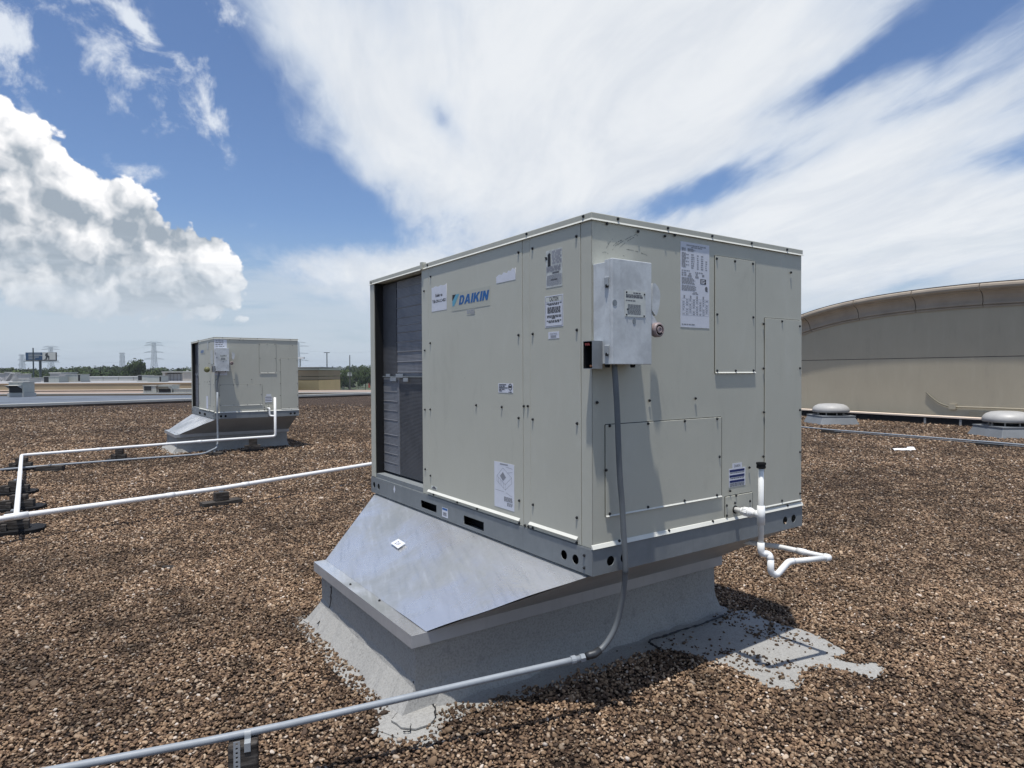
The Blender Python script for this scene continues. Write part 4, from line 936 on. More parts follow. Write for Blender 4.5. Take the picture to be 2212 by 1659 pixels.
MB().tube([p-b2 for p in fillet([Vector((c1.x, c1.y, ZB2+.40)), Vector((c1.x, c1.y, b0.z)), b1, b2, b3, a2], {1: .05, 2: .2, 3: .3, 4: .09})], .0245, 12).build('pipe', M_PVCL, l2, smooth=True)
st_ = w2(7, 1115, 878, 0); o_ = w2(7, 1135, 880, .09)
MB().tube([p-b2 for p in fillet([st_, Vector((o_.x, o_.y, st_.z)), Vector((o_.x, o_.y, st_.z-.15)), Vector((c1.x, c1.y, st_.z-.16))], .03)], .018, 10).build('trap', M_PVCH, l2, smooth=True)
for p, q in ((b1, b2), (b2, b3), (b3, a2), (b3, a2)):
    t = random.uniform(.2, .6); d_ = (q-p).normalized(); p_ = p.lerp(q, t)-b2; MB().tube([p_-d_*.035, p_+d_*.035], .0285, 12).build('coupling', M_PVCH, l2, smooth=True)
# grey conduit of the far unit
g_ = [gp_(11, -60, 300, .09), gp_(11, 350, 265, .09), gp_(11, 700, 238, .09), gp_(11, 1180, 204, .09), gp_(11, 1262, 190, .12)]
cu2 = w2(7, 632, 1100, .07); cu3 = w2(7, 628, 900, .07); cu4 = w2(7, 630, 720, .07); cu5 = w2(7, 622, 640, .06); cu6 = w2(7, 650, 530, .07)
l3 = path_thing('rigid_conduit', 'grey conduit lying low on the gravel and rising to the far air conditioner', 'conduit', g_[2])
MB().tube([p-g_[2] for p in fillet([*g_[:4], Vector((cu2.x, cu2.y, .13)), cu2, cu3, cu4], {3: .2, 4: .15})], .017, 10).build('tube', M_EMT, l3, smooth=True)
MB().tube([p-g_[2] for p in smooth([cu4, cu5, cu6], 2)], .018, 10).build('flexible_tail', M_COND, l3, smooth=True)
# supports: pad, plank, blocks
def support(k, xc, yg, w_, tiers, label_, rot=YAW, pad=True):
    P = gz(*V(k, xc, yg), 0); t = path_thing('pipe_support', label_, 'pipe support', (P.x, P.y, 0), 'wood block pipe supports'); t.rotation_euler.z = rot
    z_ = .006
    for i, (nm, m_, lx, ly, lz, dx, dy) in enumerate(tiers):
        MB().box(-lx/2, lx/2, -ly/2, ly/2, -lz/2, lz/2).build(nm, m_, t, bevel=.004, loc=(dx, dy, z_+lz/2)); z_ += lz+.0005
    return t, z_
def pad_shape(t, lx, ly, lz):
    c_ = .25*min(lx, ly); pts = [(-lx/2+c_, -ly/2), (lx/2-c_, -ly/2), (lx/2, -ly/2+c_), (lx/2, ly/2-c_), (lx/2-c_, ly/2), (-lx/2+c_, ly/2), (-lx/2, ly/2-c_), (-lx/2, -ly/2+c_)]
    return link('rubber_pad', flat_mesh([pts], lz), M_BLACK, t, loc=(0, 0, .004))
t, _ = support(11, 1285, 500, .4, [('plank', M_WOOD, .44, .16, .05, 0, 0), ('wood_block', M_WOOD, .15, .10, .10, .0, 0)], 'stacked weathered wood blocks under the middle of the near white drain line', rot=.75)
MB().box(-.02, .02, -.02, .02, 0, .05).build('bracket', M_EMT, t, loc=(0, 0, .158))
def tier(k, x, y, lbl, rot, s=1., pad=(.5, .36), top=.24):
    s *= .86; pad = (pad[0]*.84, pad[1]*.84)
    t, z_ = support(k, x, y, .4, [], lbl, rot); pad_shape(t, pad[0], pad[1], .04); z_ = .045; bw = .11*s; h1 = .08
    MB().box(-bw*1.25, bw*1.25, -.045, .045, -h1/2, h1/2).build('wood_block', M_WOOD, t, bevel=.005, loc=(0, -.02, z_+h1/2)); h2 = top-.045-h1-.02
    MB().box(-bw*.62, bw*.62, -.05, .05, -h2/2, h2/2).build('wood_block', M_WOOD, t, bevel=.005, loc=(.01, -.01, z_+h1+h2/2+.001)); z_ = z_+h1+h2
    MB().box(-bw*.2, bw*.2, -.02, .02, 0, h1*.8).build('wood_block', M_WOOD, t, bevel=.004, loc=(-bw*.5, -.09, z_-h1-h2+.001))
    MB().box(-.012, .012, -.03, .03, 0, .018).build('bracket', M_EMT, t, loc=(0, 0, z_)); return t
tier(11, 692, 243, 'tall wood block support on a dark pad midway along the far drain line', .3, 1.0, (.42, .3), .25)
tier(11, 1466, 186, 'tall wood block support in front of the far unit curb', .5, 1.25, (.5, .34), .27)
tier(11, 75, 662, 'wood block support on a chamfered black pad under the drain line junction', .5, 1.15, (.62, .42), .23)
tier(11, 108, 530, 'grey block support on a black pad, second behind the drain line junction', .35, 1.35, (.6, .4), .20)
tier(11, 92, 438, 'grey block support on a black pad, third behind the drain line junction', .35, 1.3, (.55, .4), .20)
tier(11, 125, 296, 'low block support under the bend of the far drain line', .3, 1.3, (.62, .4), .22)
def lowblock(k, x, y, lbl, rot=.2, L_=.34, h=.075):
    P = gz(*V(k, x, y), 0); t = path_thing('conduit_block', lbl, 'pipe support', (P.x, P.y, 0), 'low conduit support blocks'); t.rotation_euler.z = rot
    MB().box(-L_/2, L_/2, -.06, .06, 0, h).build('wood_block', M_WOOD, t, bevel=.006, loc=(0, 0, .006)); MB().box(-.012, .012, -.03, .03, 0, .02).build('bracket', M_EMT, t, loc=(0, 0, .006+h))
    return t
lowblock(11, 290, 305, 'low wood block under the grey conduit at far left', .2, .40, .09); lowblock(11, 1246, 212, 'low dark block under the grey conduit beside the far curb', .2, .28, .06)

# ------------------------------------------------------------------ the far unit: copy of the near one, its curb, its adapter
u2 = copy_tree(unit); u2.location = (U2X, U2Y, ZB2); u2.rotation_euler.z = YAW2
u2['label'] = 'grey-beige packaged rooftop air conditioner standing farther back on the left'
a2_ = copy_tree(adapt); a2_.location = (U2X, U2Y, CZ-.058+.0); a2_.rotation_euler.z = YAW2; a2_['label'] = 'galvanised sheet metal transition below the far air conditioner'
for ch_ in a2_.children:
    pass
a2_.scale = (1, 1, (ZB2-.001-(CZ-.058))/(zt))
k2_ = copy_tree(curb); k2_.location = (U2X, U2Y, 0); k2_.rotation_euler.z = YAW2; k2_['label'] = 'grey membrane curb carrying the far air conditioner'
s2 = copy_tree(sw, None, ('lever_arm',)); P = O2 + R2*0.0 + L2*0 ; s2.location = P + Vector((0, 0, ZB2+.92)) - (R2*0) ; s2.rotation_euler.z = YAW2; s2['label'] = 'galvanised safety switch box on the far air conditioner'; s2['group'] = sw['group'] = 'safety switch boxes'
s2.location = O2 + L2*OFF + Vector((0, 0, ZB2+.92))
j2 = copy_tree(wb); j2.location = O2 - R2*.02 + L2*(OFF-.02) + Vector((0, 0, ZB2+.92)); j2.rotation_euler.z = YAW2; j2['label'] = 'small open-sided junction box at the corner of the far air conditioner'; j2['group'] = wb['group'] = 'open junction boxes'
def plate2(name, face, k, x0, y0, x1, y1, m_, d=.0045, lab=None):
    n_ = L2 if face == 'R' else R2
    out_ = []
    for x_, y_ in ((x0, y0), (x1, y1)):
        P = onplane(*V(k, x_, y_), O2 + n_*(OFF-.0), n_); q = P-O2; out_.append((q.dot(R2) if face == 'R' else -q.dot(L2), P.z-ZB2))
    (a, b), (c_, e_) = out_; s0, s1 = sorted((a, c_)); v0, v1 = sorted((b, e_))
    o = MB().box(-(s1-s0)/2, (s1-s0)/2, -(v1-v0)/2, (v1-v0)/2, 0, .001).build(name, m_, u2, M=fm(face, (s0+s1)/2, (v0+v1)/2, d)); 
    if lab: o['label'] = lab
    return o, s1-s0, v1-v0
o, W, H = plate2('label', 'R', 7, 598, 212, 725, 560, M_PAPER, .0008, 'long white data plate behind the switch box'); greek([(-W*.4, W*.3*random.random(), H*(.46-.05*i), .016) for i in range(8)], M_INK, o)
o, W, H = plate2('label', 'R', 7, 1103, 745, 1148, 758, M_PAPER); o, W, H = plate2('label', 'R', 7, 1090, 765, 1160, 818, M_PAPER); greek([(-W*.46, W*.44, H*(.34-.3*i), H*.15, 0) for i in range(3)], M_INK, o)
o, W, H = plate2('label', 'L', 7, 524, 760, 544, 885, M_PAPER); o, W, H = plate2('label', 'L', 7, 532, 240, 546, 305, M_PAPERW); o, W, H = plate2('label', 'L', 7, 565, 320, 592, 452, M_PAPERW)
o, W, H = plate2('label', 'L', 7, 478, 315, 512, 345, M_FILM); sub('lettering', wordmark(.33, .062), M_BLUE, o, -W/2-.1, -.03, .0011)
# grey dome-shaped rusty meter on the left of its junction box
P = onplane(*V(7, 530, 505), O2 - R2*.06, R2)
vt = path_thing('round_junction_box', 'round olive junction box beside the far safety switch', 'junction box', P)
MB().lathe([(.001, -.02), (.05, -.02), (.058, 0), (.05, .03), (.02, .05), (.001, .05)], 14, Matrix.Rotation(PI/2, 4, 'X')).build('housing', plain('olive paint', (.16, .16, .07), .5), vt)

# ------------------------------------------------------------------ right side: stucco parapet, ledge, vents, conduit
wfx, wfy = wall_d.x, wall_d.y
Wo = wn1.copy(); Wo.z = 0; rotW = math.atan2(wall_d.y, wall_d.x)          # local x runs away from the camera, y away from the roof
back = -wall_n
lx_far = (Kfar-wn1).dot(wall_d); lx_near = -24.
wl = empty('stucco_parapet', Wo, rotW, 'tan stucco parapet wall with an arched moulded top on the right', 'wall')
sgn = 1.0 if Vector((-wall_d.y, wall_d.x, 0)).dot(back) > 0 else -1.0     # +y local points at the wall?
WB0 = 1.05                                                              # the wall stands this far behind the kerb face
def onwall(px, py, b=WB0): 
    P = onplane(px, py, Wo+back*b, back); q = P-Wo; return q.dot(wall_d), P.z
top = [onwall(*V(12, *p)) for p in ((1933, 232), (1750, 239), (1500, 254), (1200, 286), (940, 316), (740, 346), (520, 396), (300, 452), (118, 513))]
apex = (1.35, onwall(*V(12, 2020, 230))[1])
def topz(lx):
    # symmetric segmental arch fitted to the measured crest
    xs_ = [t[0] for t in top]; zs_ = [t[1] for t in top]
    d_ = abs(lx-apex[0]); return float(np.polyval(pf, d_)) if d_ < dmax else float(np.polyval(pf, dmax)) - (d_-dmax)*slp
dd_ = np.array([t[0]-apex[0] for t in top]); pf = np.polyfit(np.concatenate([dd_, -dd_]), np.array([t[1] for t in top]*2), 4); pf[1] = pf[3] = 0
dmax = float(np.abs(dd_).max()); slp = float(np.polyval(pf, dmax-.3)-np.polyval(pf, dmax))/.3
SP = dmax + (float(np.polyval(pf, dmax))-1.35)/slp
cor_h = onwall(*V(12, 1300, 277))[1]-onwall(*V(12, 1300, 457))[1]
def yl(v): return sgn*v
NX = 60; xsx = [apex[0]-SP + 2*SP*i/NX for i in range(NX+1)]
def wall_piece(name, zlo, zhi, y0, y1, m_, xs_=xsx, par=wl):
    m = MB(); n = len(xs_)
    for f, y_ in ((0, y0), (1, y1)):
        for x_ in xs_: m.v.append((x_, yl(y_), zlo(x_)))
        for x_ in xs_: m.v.append((x_, yl(y_), zhi(x_)))
    def fc_(a, b, c, d): m.f.append((a, b, c, d)); m.m.append(0)
    for i in range(n-1):
        fc_(i, i+1, n+i+1, n+i); fc_(2*n+i+1, 2*n+i, 3*n+i, 3*n+i+1); fc_(n+i, n+i+1, 3*n+i+1, 3*n+i); fc_(i+1, i, 2*n+i, 2*n+i+1)
    fc_(0, n, 3*n, 2*n); fc_(n-1, 3*n-1, 4*n-1, 2*n-1)
    me = m.mesh(name); bmx = bmesh.new(); bmx.from_mesh(me); bmesh.ops.recalc_face_normals(bmx, faces=bmx.faces); bmx.to_mesh(me); bmx.free()
    return link(name, me, m_, par)
jz = onwall(*V(12, 900, 852))[1]; bz = onwall(*V(12, 900, 1250))[1]
xl = [apex[0]-SP-30] + xsx + [apex[0]+SP+12]
cz_ = lambda x_: max(1.35, topz(x_)) if apex[0]-SP <= x_ <= apex[0]+SP else 1.35
xall = sorted(xl)
wall_piece('lower_panel', lambda x_: -1.0, lambda x_: jz-.02, WB0, WB0+.35, M_STUCCO, xall)
wall_piece('joint', lambda x_: jz-.02, lambda x_: jz, WB0+.02, WB0+.35, M_COPE, [x_ for x_ in xsx if topz(x_) > jz+.3])
wall_piece('upper_panel', lambda x_: jz, lambda x_: max(jz+.001, topz(x_)-cor_h*.5), WB0, WB0+.35, M_STUCCO, [x_ for x_ in xsx if topz(x_) > jz+.3])
# cornice profile, in segments
csec = [(0, -1), (.07, -1), (.07, -.93), (.03, -.925), (.03, -.895), (.14, -.89), (.14, -.81), (.10, -.80), (.12, -.65), (.18, -.50), (.28, -.38), (.42, -.31), (.42, -.275), (.50, -.265), (.56, -.22), (.585, -.14), (.56, -.06), (.50, -.01), (.46, 0), (-.3, 0)]
def sweep(name, sec, xs_, m_, scale, smooth_=True):
    m = MB(); n = len(sec)
    for x_ in xs_:
        h_ = 1e-3; sl_ = (topz(x_+h_)-topz(x_-h_))/(2*h_); nrm_ = math.hypot(1, sl_)
        for a, b in sec: m.v.append((x_ - sl_/nrm_*b*scale*-1*-1*-1 if False else x_ - (sl_/nrm_)*(b*scale), yl(WB0 - a*scale*.8), topz(x_) + b*scale/nrm_))
    for i in range(len(xs_)-1):
        for k in range(n): m.f.append((i*n+k, i*n+(k+1) % n, (i+1)*n+(k+1) % n, (i+1)*n+k)); m.m.append(0)
    m.f.append(tuple(range(n))); m.m.append(0); m.f.append(tuple((len(xs_)-1)*n+k for k in range(n))[::-1]); m.m.append(0)
    me = m.mesh(name); bmx = bmesh.new(); bmx.from_mesh(me); bmesh.ops.recalc_face_normals(bmx, faces=bmx.faces); bmx.to_mesh(me); bmx.free()
    return link(name, me, m_, wl)
jx = sorted([onwall(*V(12, x_, y_))[0] for x_, y_ in ((170, 600), (560, 480), (1045, 400), (1610, 340))]); st_j = (jx[-1]-jx[0])/3
edges = [apex[0]-SP+.2]
xj = jx[0]-st_j*20
while xj < apex[0]+SP-.2:
    if xj > apex[0]-SP+.5: edges.append(xj)
    xj += st_j
edges.append(apex[0]+SP-.2)
for a, b in zip(edges[:-1], edges[1:]):
    sweep('cornice_segment', csec, [a+.012+(b-a-.024)*i/6 for i in range(7)], M_CORN, cor_h)
sweep('coping', [(.42, .0), (.43, .045), (-.28, .045), (-.28, 0.)], [edges[0]+(edges[-1]-edges[0])*i/50 for i in range(51)], M_COPE, cor_h)
# dark bands in two lengths, shade at the wall foot put into the stucco colour
def band(x0, y0, x1, y1, name='shade_band'):
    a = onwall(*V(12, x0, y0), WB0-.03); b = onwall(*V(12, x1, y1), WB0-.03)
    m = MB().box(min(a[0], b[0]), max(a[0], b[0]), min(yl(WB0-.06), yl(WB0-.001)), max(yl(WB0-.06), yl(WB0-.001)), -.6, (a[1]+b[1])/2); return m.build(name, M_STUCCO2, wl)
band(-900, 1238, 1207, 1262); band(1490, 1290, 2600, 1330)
# kerb: black upstand, cream coping
kb = empty('ledge_kerb', Wo, rotW, 'low black membrane upstand with a cream sunlit coping along the tan wall', 'kerb')
kz = at(*V(12, 800, 1318), gz(*V(12, 800, 1380)).y).z
kz = .20
L0 = -24.; L1 = lx_far
MB().box(L0, L1, min(0, yl(.25)), max(0, yl(.25)), 0, kz).build('upstand', M_BLACK, kb)
seg_ = 6.0; x_ = L0
while x_ < L1-.1:
    MB().box(0, min(seg_, L1-x_)-.01, min(yl(-.02), yl(.32)), max(yl(-.02), yl(.32)), 0, .045).build('coping', M_LEDGE, kb, loc=(x_, 0, kz+.001), bevel=.004); x_ += seg_
for k_, x_, y_ in ((12, 1125, 1370), (12, 1415, 1385)):
    P = onplane(*V(k_, x_, y_), Wo, back); q = (P-Wo).dot(wall_d); MB().box(-.03, .03, min(0, yl(-.006)), max(0, yl(-.006)), .01, kz-.02).build('seam_patch', M_MEMB, kb, loc=(q, 0, 0))
MB().box(L0, L1, min(yl(.26), yl(WB0-.062)), max(yl(.26), yl(WB0-.062)), -.4, .0).build('gutter', M_MEMB, kb)
# conduit and box on the wall
wc = path_thing('wall_conduit', 'thin conduit with a small box drooping along the foot of the tan wall', 'conduit', Wo + back*WB0)
def wp(x, y, b=WB0-.03): return onplane(*V(12, x, y), Wo+back*b, back) - (Wo+back*WB0)
MB().tube(smooth([wp(1136, 1130), wp(1180, 1175), wp(1250, 1225), wp(1335, 1250)]), .022, 8).build('conduit', M_STUCCO2, wc)
MB().tube([wp(1370, 1248), wp(1650, 1257), wp(1933, 1268), wp(2300, 1283)], .018, 8).build('conduit', M_STUCCO, wc)
p = wp(1352, 1247); MB().box(-.09, .09, -.05, .05, -.08, .08).build('box', M_STUCCO, wc, M=Matrix.Translation(p) @ Matrix.Rotation(rotW, 4, 'Z'))
# mushroom vents
M_VENT = mat('spun aluminium', galv((.47, .46, .43), .45, .4, .5, 3.))
M_VFL = mat('silver coated flashing', galv((.24, .255, .265), .6, .3, .7, 3.))
def vent(px, py, lbl, sc_=1.):
    P = gz(px, py, 0); t = path_thing('roof_vent', lbl, 'roof vent', P, 'mushroom roof vents')
    t.scale = (sc_,)*3
    f = MB(); a, b = .56, .47; f.hexa([(-a, -a, .0), (a, -a, .0), (a, a, .0), (-a, a, .0)], [(-b, -b, .22), (b, -b, .22), (b, b, .22), (-b, b, .22)]); f.build('base_flashing', M_VFL, t, bevel=.01)
    MB().box(-.485, .485, -.485, .485, .22, .255).build('curb_plate', M_VFL, t, bevel=.005)
    MB().lathe([(.30, .255), (.30, .34)], 24).build('neck', M_BLACK, t)
    for i in range(8): a = 2*PI*i/8; MB().box(-.012, .012, -.012, .012, .255, .36).build('post', M_VENT, t, loc=(.36*math.cos(a), .36*math.sin(a), 0))
    MB().lathe([(.40, .335), (.48, .34), (.50, .37), (.495, .43), (.47, .48), (.42, .53), (.33, .57), (.20, .588), (.001, .595)], 32).build('hood', M_VENT, t, smooth=True)
    return t
vent(*V(12, 355, 1385), 'spun metal mushroom vent beside the right edge of the nearest air conditioner', 1.0)
vent(*V(12, 1800, 1490), 'spun metal mushroom vent cut by the right edge of the photograph', 1.0)
# conduit along the gravel, right
r0 = gz(*V(12, 60, 1408), .11); r1 = gz(*V(12, 370, 1437), .11); r2 = gz(*V(12, 1655, 1536), .11); r3 = gz(*V(12, 1933, 1560), .11)
rc = path_thing('rigid_conduit', 'grey steel conduit on dark blocks crossing the gravel on the right', 'conduit', r1)
MB().tube([p-r1 for p in (r0+(r0-r1)*3, r1, r2, r3+(r3-r2)*8)], .017, 10).build('tube', M_EMT, rc, smooth=True)
MB().tube([p-r1+Vector((0, -.10, -.03)) for p in (r1, r2, r3+(r3-r2)*8)], .011, 8).build('thin_tube', M_COND, rc, smooth=True)
lowblock(12, 358, 1466, 'dark block under the right-hand conduit near the mushroom vent', -.9, .45, .08); lowblock(12, 1652, 1572, 'dark block under the right-hand conduit near the right edge', -.9, .45, .08)
# crumpled scrap
P = gz(*V(12, 940, 1605)); m = MB()
m.quadgrid(lambda u, v: Vector(((u-.5)*.42, (v-.5)*.26*(1-.5*abs(u-.5)), .015+.035*abs(math.sin(u*9+v*5))*math.sin(v*PI+.3)+(.05*(u > .8)*v))), 10, 6)
tag(m.build('plastic_scrap', mat('white scrap', lambda g, P, W, b: (.8, .8, .8), .6), loc=P), 'crumpled white plastic scrap lying on the gravel at right', 'litter')
def slab_(px, py, lbl, rx, col_m):
    P = gz(px, py); m = MB(); n = 9; m.add([(rx*math.cos(2*PI*i/n)*random.uniform(.8, 1.1), rx*.5*math.sin(2*PI*i/n)*random.uniform(.8, 1.1), .0) for i in range(n)] + [(rx*.9*math.cos(2*PI*i/n), rx*.45*math.sin(2*PI*i/n), .022) for i in range(n)], [tuple(range(n, 2*n))] + [(i, (i+1) % n, n+(i+1) % n, n+i) for i in range(n)])
    tag(m.build('debris', col_m, loc=P), lbl, 'debris')
slab_(*V(11, 980, 870), 'flat brown scrap lying on the gravel at left foreground', .06, M_WOOD)
# ------------------------------------------------------------------ loose gravel: one object, real stones scattered near the camera
def pin(poly, X_, Y_):
    ins_ = np.zeros(len(X_), bool); n = len(poly)
    for i in range(n):
        x1, y1 = poly[i]; x2, y2 = poly[(i+1) % n]
        if y1 == y2: continue
        c_ = ((y1 > Y_) != (y2 > Y_)) & (X_ < (x2-x1)*(Y_-y1)/(y2-y1)+x1); ins_ ^= c_
    return ins_
def G2(k, x, y): P = gz(*V(k, x, y)); return (P.x, P.y)
def lw(s, l, O=N0, R=Rv, L=Lv): P = O+R*s+L*l; return (P.x, P.y)
BARE = [G2(5, *p) for p in ((150, 875), (232, 905), (300, 975), (350, 1035), (450, 1135), (545, 1240), (625, 1340), (650, 1420), (650, 1490), (590, 1545), (610, 1580), (700, 1600), (790, 1640), (900, 1640), (960, 1600), (975, 1475), (1060, 1425), (1150, 1385), (1250, 1380), (1400, 1325), (1640, 1265), (1890, 1185))] + \
       [G2(6, *p) for p in ((30, 925), (150, 862), (280, 828), (400, 790), (500, 755), (560, 735), (622, 722), (600, 690), (1000, 540), (1065, 490), (1035, 430))] + [lw(CX1+.02, CY0+.1), lw(CX1+.03, CY1+.03), lw(CX0-.06, CY1+.05), lw(CX0-.16, CY1-.2)]
PT = [(p.x, p.y) for p in PATCH]
B2 = [lw(CX0-.08, CY0-.08, O2, R2, L2), lw(CX1+.06, CY0-.07, O2, R2, L2), lw(CX1+.06, CY1+.1, O2, R2, L2), lw(CX0-.08, CY1+.1, O2, R2, L2)]
def vnoise(X_, Y_, f, seed):
    r = np.random.default_rng(seed); T = r.random((64, 64)); x_ = X_*f+31.7; y_ = Y_*f+17.3
    i = np.floor(x_).astype(int); j = np.floor(y_).astype(int); u = x_-i; v = y_-j; u = u*u*(3-2*u); v = v*v*(3-2*v)
    g_ = lambda a, b: T[a % 64, b % 64]
    return (g_(i, j)*(1-u)+g_(i+1, j)*u)*(1-v)+(g_(i, j+1)*(1-u)+g_(i+1, j+1)*u)*v
def fbm(X_, Y_, f, seed): return (vnoise(X_, Y_, f, seed)*.5+vnoise(X_, Y_, f*2.1, seed+1)*.27+vnoise(X_, Y_, f*4.3, seed+2)*.15+vnoise(X_, Y_, f*8.7, seed+3)*.08)
NEAR, FARD = 1.9, 32.0
NT = 6000000
yy = np.sqrt(rng.random(NT)*(FARD**2-NEAR**2)+NEAR**2); xx = (rng.random(NT)*2-1)*(yy*.84+.3)
keep = rng.random(NT) < np.where(yy < 4.5, 1.0, 1.0*(4.5/yy)**2.35)*np.clip((33-yy)/8, 0, 1)
xx, yy = xx[keep], yy[keep]
jx_ = xx + rng.normal(0, .016, len(xx)); jy_ = yy + rng.normal(0, .016, len(xx)); k_ = (fbm(xx, yy, 9., 91)-.5)*.10; jx_ += k_; jy_ -= k_
inB = pin(BARE, jx_, jy_); inP = pin(PT, jx_, jy_)
pr_ = np.ones(len(xx)); pr_[inB] = .004; 
# strays lie in drifts on the patch, and are thinner where the membrane shows through beside the near corner
dr_ = fbm(xx, yy, 7., 5); pr_[inP] = np.where(dr_[inP] > .60, .30, np.where(dr_[inP] > .53, .07, .015))
for (k, x_, y_, rx, ry, lo) in ((5, 400, 1195, .10, .17, .30), (5, 690, 1560, .12, .10, .35), (5, 560, 1520, .10, .10, .5), (6, 1740, 1010, .05, .05, .2), (5, 1750, 1540, .06, .04, .4)):
    cx_, cy_ = G2(k, x_, y_); d_ = ((jx_-cx_)/rx)**2+((jy_-cy_)/ry)**2; pr_ = np.where(d_ < 1, np.minimum(pr_, lo+.5*d_), pr_)
keep = rng.random(len(xx)) < pr_; xx, yy, stray = xx[keep], yy[keep], (inB | inP)[keep]
n = len(xx)
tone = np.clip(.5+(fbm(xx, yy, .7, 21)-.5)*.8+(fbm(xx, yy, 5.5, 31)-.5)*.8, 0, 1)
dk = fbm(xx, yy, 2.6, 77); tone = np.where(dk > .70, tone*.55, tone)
d_ = np.full(n, 9.)
for i in range(len(BARE)):
    ax, ay = BARE[i]; bx, by = BARE[(i+1) % len(BARE)]; L_ = (bx-ax)**2+(by-ay)**2+1e-9
    t_ = np.clip(((xx-ax)*(bx-ax)+(yy-ay)*(by-ay))/L_, 0, 1); d_ = np.minimum(d_, np.hypot(xx-ax-t_*(bx-ax), yy-ay-t_*(by-ay)))
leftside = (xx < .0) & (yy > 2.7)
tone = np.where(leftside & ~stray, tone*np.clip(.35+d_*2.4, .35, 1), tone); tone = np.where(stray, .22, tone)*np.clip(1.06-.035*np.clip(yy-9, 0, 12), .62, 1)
size = .0061*np.exp(rng.normal(0, .30, n))*(1+np.clip((yy-4)/5, 0, 1)*.45)*np.clip(yy/9, 1, 2.6); size = np.where(stray, size*.95, size)
zz = np.where(stray, .004+size*.3, rng.random(n)*.011 + .002)
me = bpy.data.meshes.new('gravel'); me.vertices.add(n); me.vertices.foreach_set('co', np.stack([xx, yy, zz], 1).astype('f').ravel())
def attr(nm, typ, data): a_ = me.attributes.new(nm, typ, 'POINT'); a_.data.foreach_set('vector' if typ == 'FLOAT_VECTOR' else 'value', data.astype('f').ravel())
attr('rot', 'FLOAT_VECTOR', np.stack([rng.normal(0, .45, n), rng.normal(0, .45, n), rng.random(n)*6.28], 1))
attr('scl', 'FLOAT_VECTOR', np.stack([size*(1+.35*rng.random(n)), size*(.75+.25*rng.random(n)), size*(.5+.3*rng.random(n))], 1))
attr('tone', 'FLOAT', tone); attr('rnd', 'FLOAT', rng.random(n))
def stone_fn(g, P, W, b):
    a = g.n('ShaderNodeAttribute', attribute_type='INSTANCER', attribute_name='tone'); r = g.n('ShaderNodeAttribute', attribute_type='INSTANCER', attribute_name='rnd')
    tone_ = X(g, a.outputs['Fac']); rn = X(g, r.outputs['Fac'])
    c = g.ramp(rn, [(0., (.050, .031, .020)), (.22, (.120, .072, .043)), (.50, (.21, .132, .076)), (.74, (.31, .205, .122)), (.90, (.44, .32, .21)), (.975, (.55, .44, .33)), (1., (.68, .60, .52))])
    c = g.mix(g.noise(P, 2.5, 3, .6)*.5, c, (.10, .07, .05))
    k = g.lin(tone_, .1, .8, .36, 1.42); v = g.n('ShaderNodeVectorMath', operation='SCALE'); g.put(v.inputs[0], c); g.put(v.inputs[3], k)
    return X(g, v.outputs[0])
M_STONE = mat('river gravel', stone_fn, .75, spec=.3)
ng = bpy.data.node_groups.new('scatter stones', 'GeometryNodeTree'); ng.interface.new_socket('Geometry', in_out='INPUT', socket_type='NodeSocketGeometry'); ng.interface.new_socket('Geometry', in_out='OUTPUT', socket_type='NodeSocketGeometry')
N_ = ng.nodes; gi = N_.new('NodeGroupInput'); go = N_.new('NodeGroupOutput')
mp = N_.new('GeometryNodeMeshToPoints'); ip = N_.new('GeometryNodeInstanceOnPoints'); ico = N_.new('GeometryNodeMeshIcoSphere'); ico.inputs['Subdivisions'].default_value = 2
nz = N_.new('ShaderNodeTexNoise'); nz.inputs['Scale'].default_value = 1.1; spn = N_.new('GeometryNodeSetPosition'); sub_ = N_.new('ShaderNodeVectorMath'); sub_.operation = 'SUBTRACT'; sub_.inputs[1].default_value = (.5, .5, .5)
sc_ = N_.new('ShaderNodeVectorMath'); sc_.operation = 'SCALE'; sc_.inputs[3].default_value = .9; sm = N_.new('GeometryNodeSetShadeSmooth'); stm = N_.new('GeometryNodeSetMaterial'); stm.inputs['Material'].default_value = M_STONE
def na(nm, typ='FLOAT_VECTOR'): q = N_.new('GeometryNodeInputNamedAttribute'); q.data_type = typ; q.inputs['Name'].default_value = nm; return q.outputs['Attribute']
e2r = N_.new('FunctionNodeEulerToRotation'); K = ng.links.new
K(gi.outputs[0], mp.inputs['Mesh']); K(mp.outputs[0], ip.inputs['Points']); K(ico.outputs['Mesh'], spn.inputs['Geometry']); K(nz.outputs['Color'], sub_.inputs[0]); K(sub_.outputs[0], sc_.inputs[0]); K(sc_.outputs[0], spn.inputs['Offset'])
K(spn.outputs[0], sm.inputs[0]); K(sm.outputs[0], stm.inputs['Geometry']); K(stm.outputs[0], ip.inputs['Instance']); K(na('rot'), e2r.inputs[0]); K(e2r.outputs[0], ip.inputs['Rotation']); K(na('scl'), ip.inputs['Scale']); K(ip.outputs[0], go.inputs[0])
go_ = bpy.data.objects.new('gravel', me); COL.objects.link(go_); md = go_.modifiers.new('stones', 'NODES'); md.node_group = ng; me.materials.append(M_STONE)
tag(go_, 'loose brown river gravel covering the flat roof', 'gravel', kind='stuff')
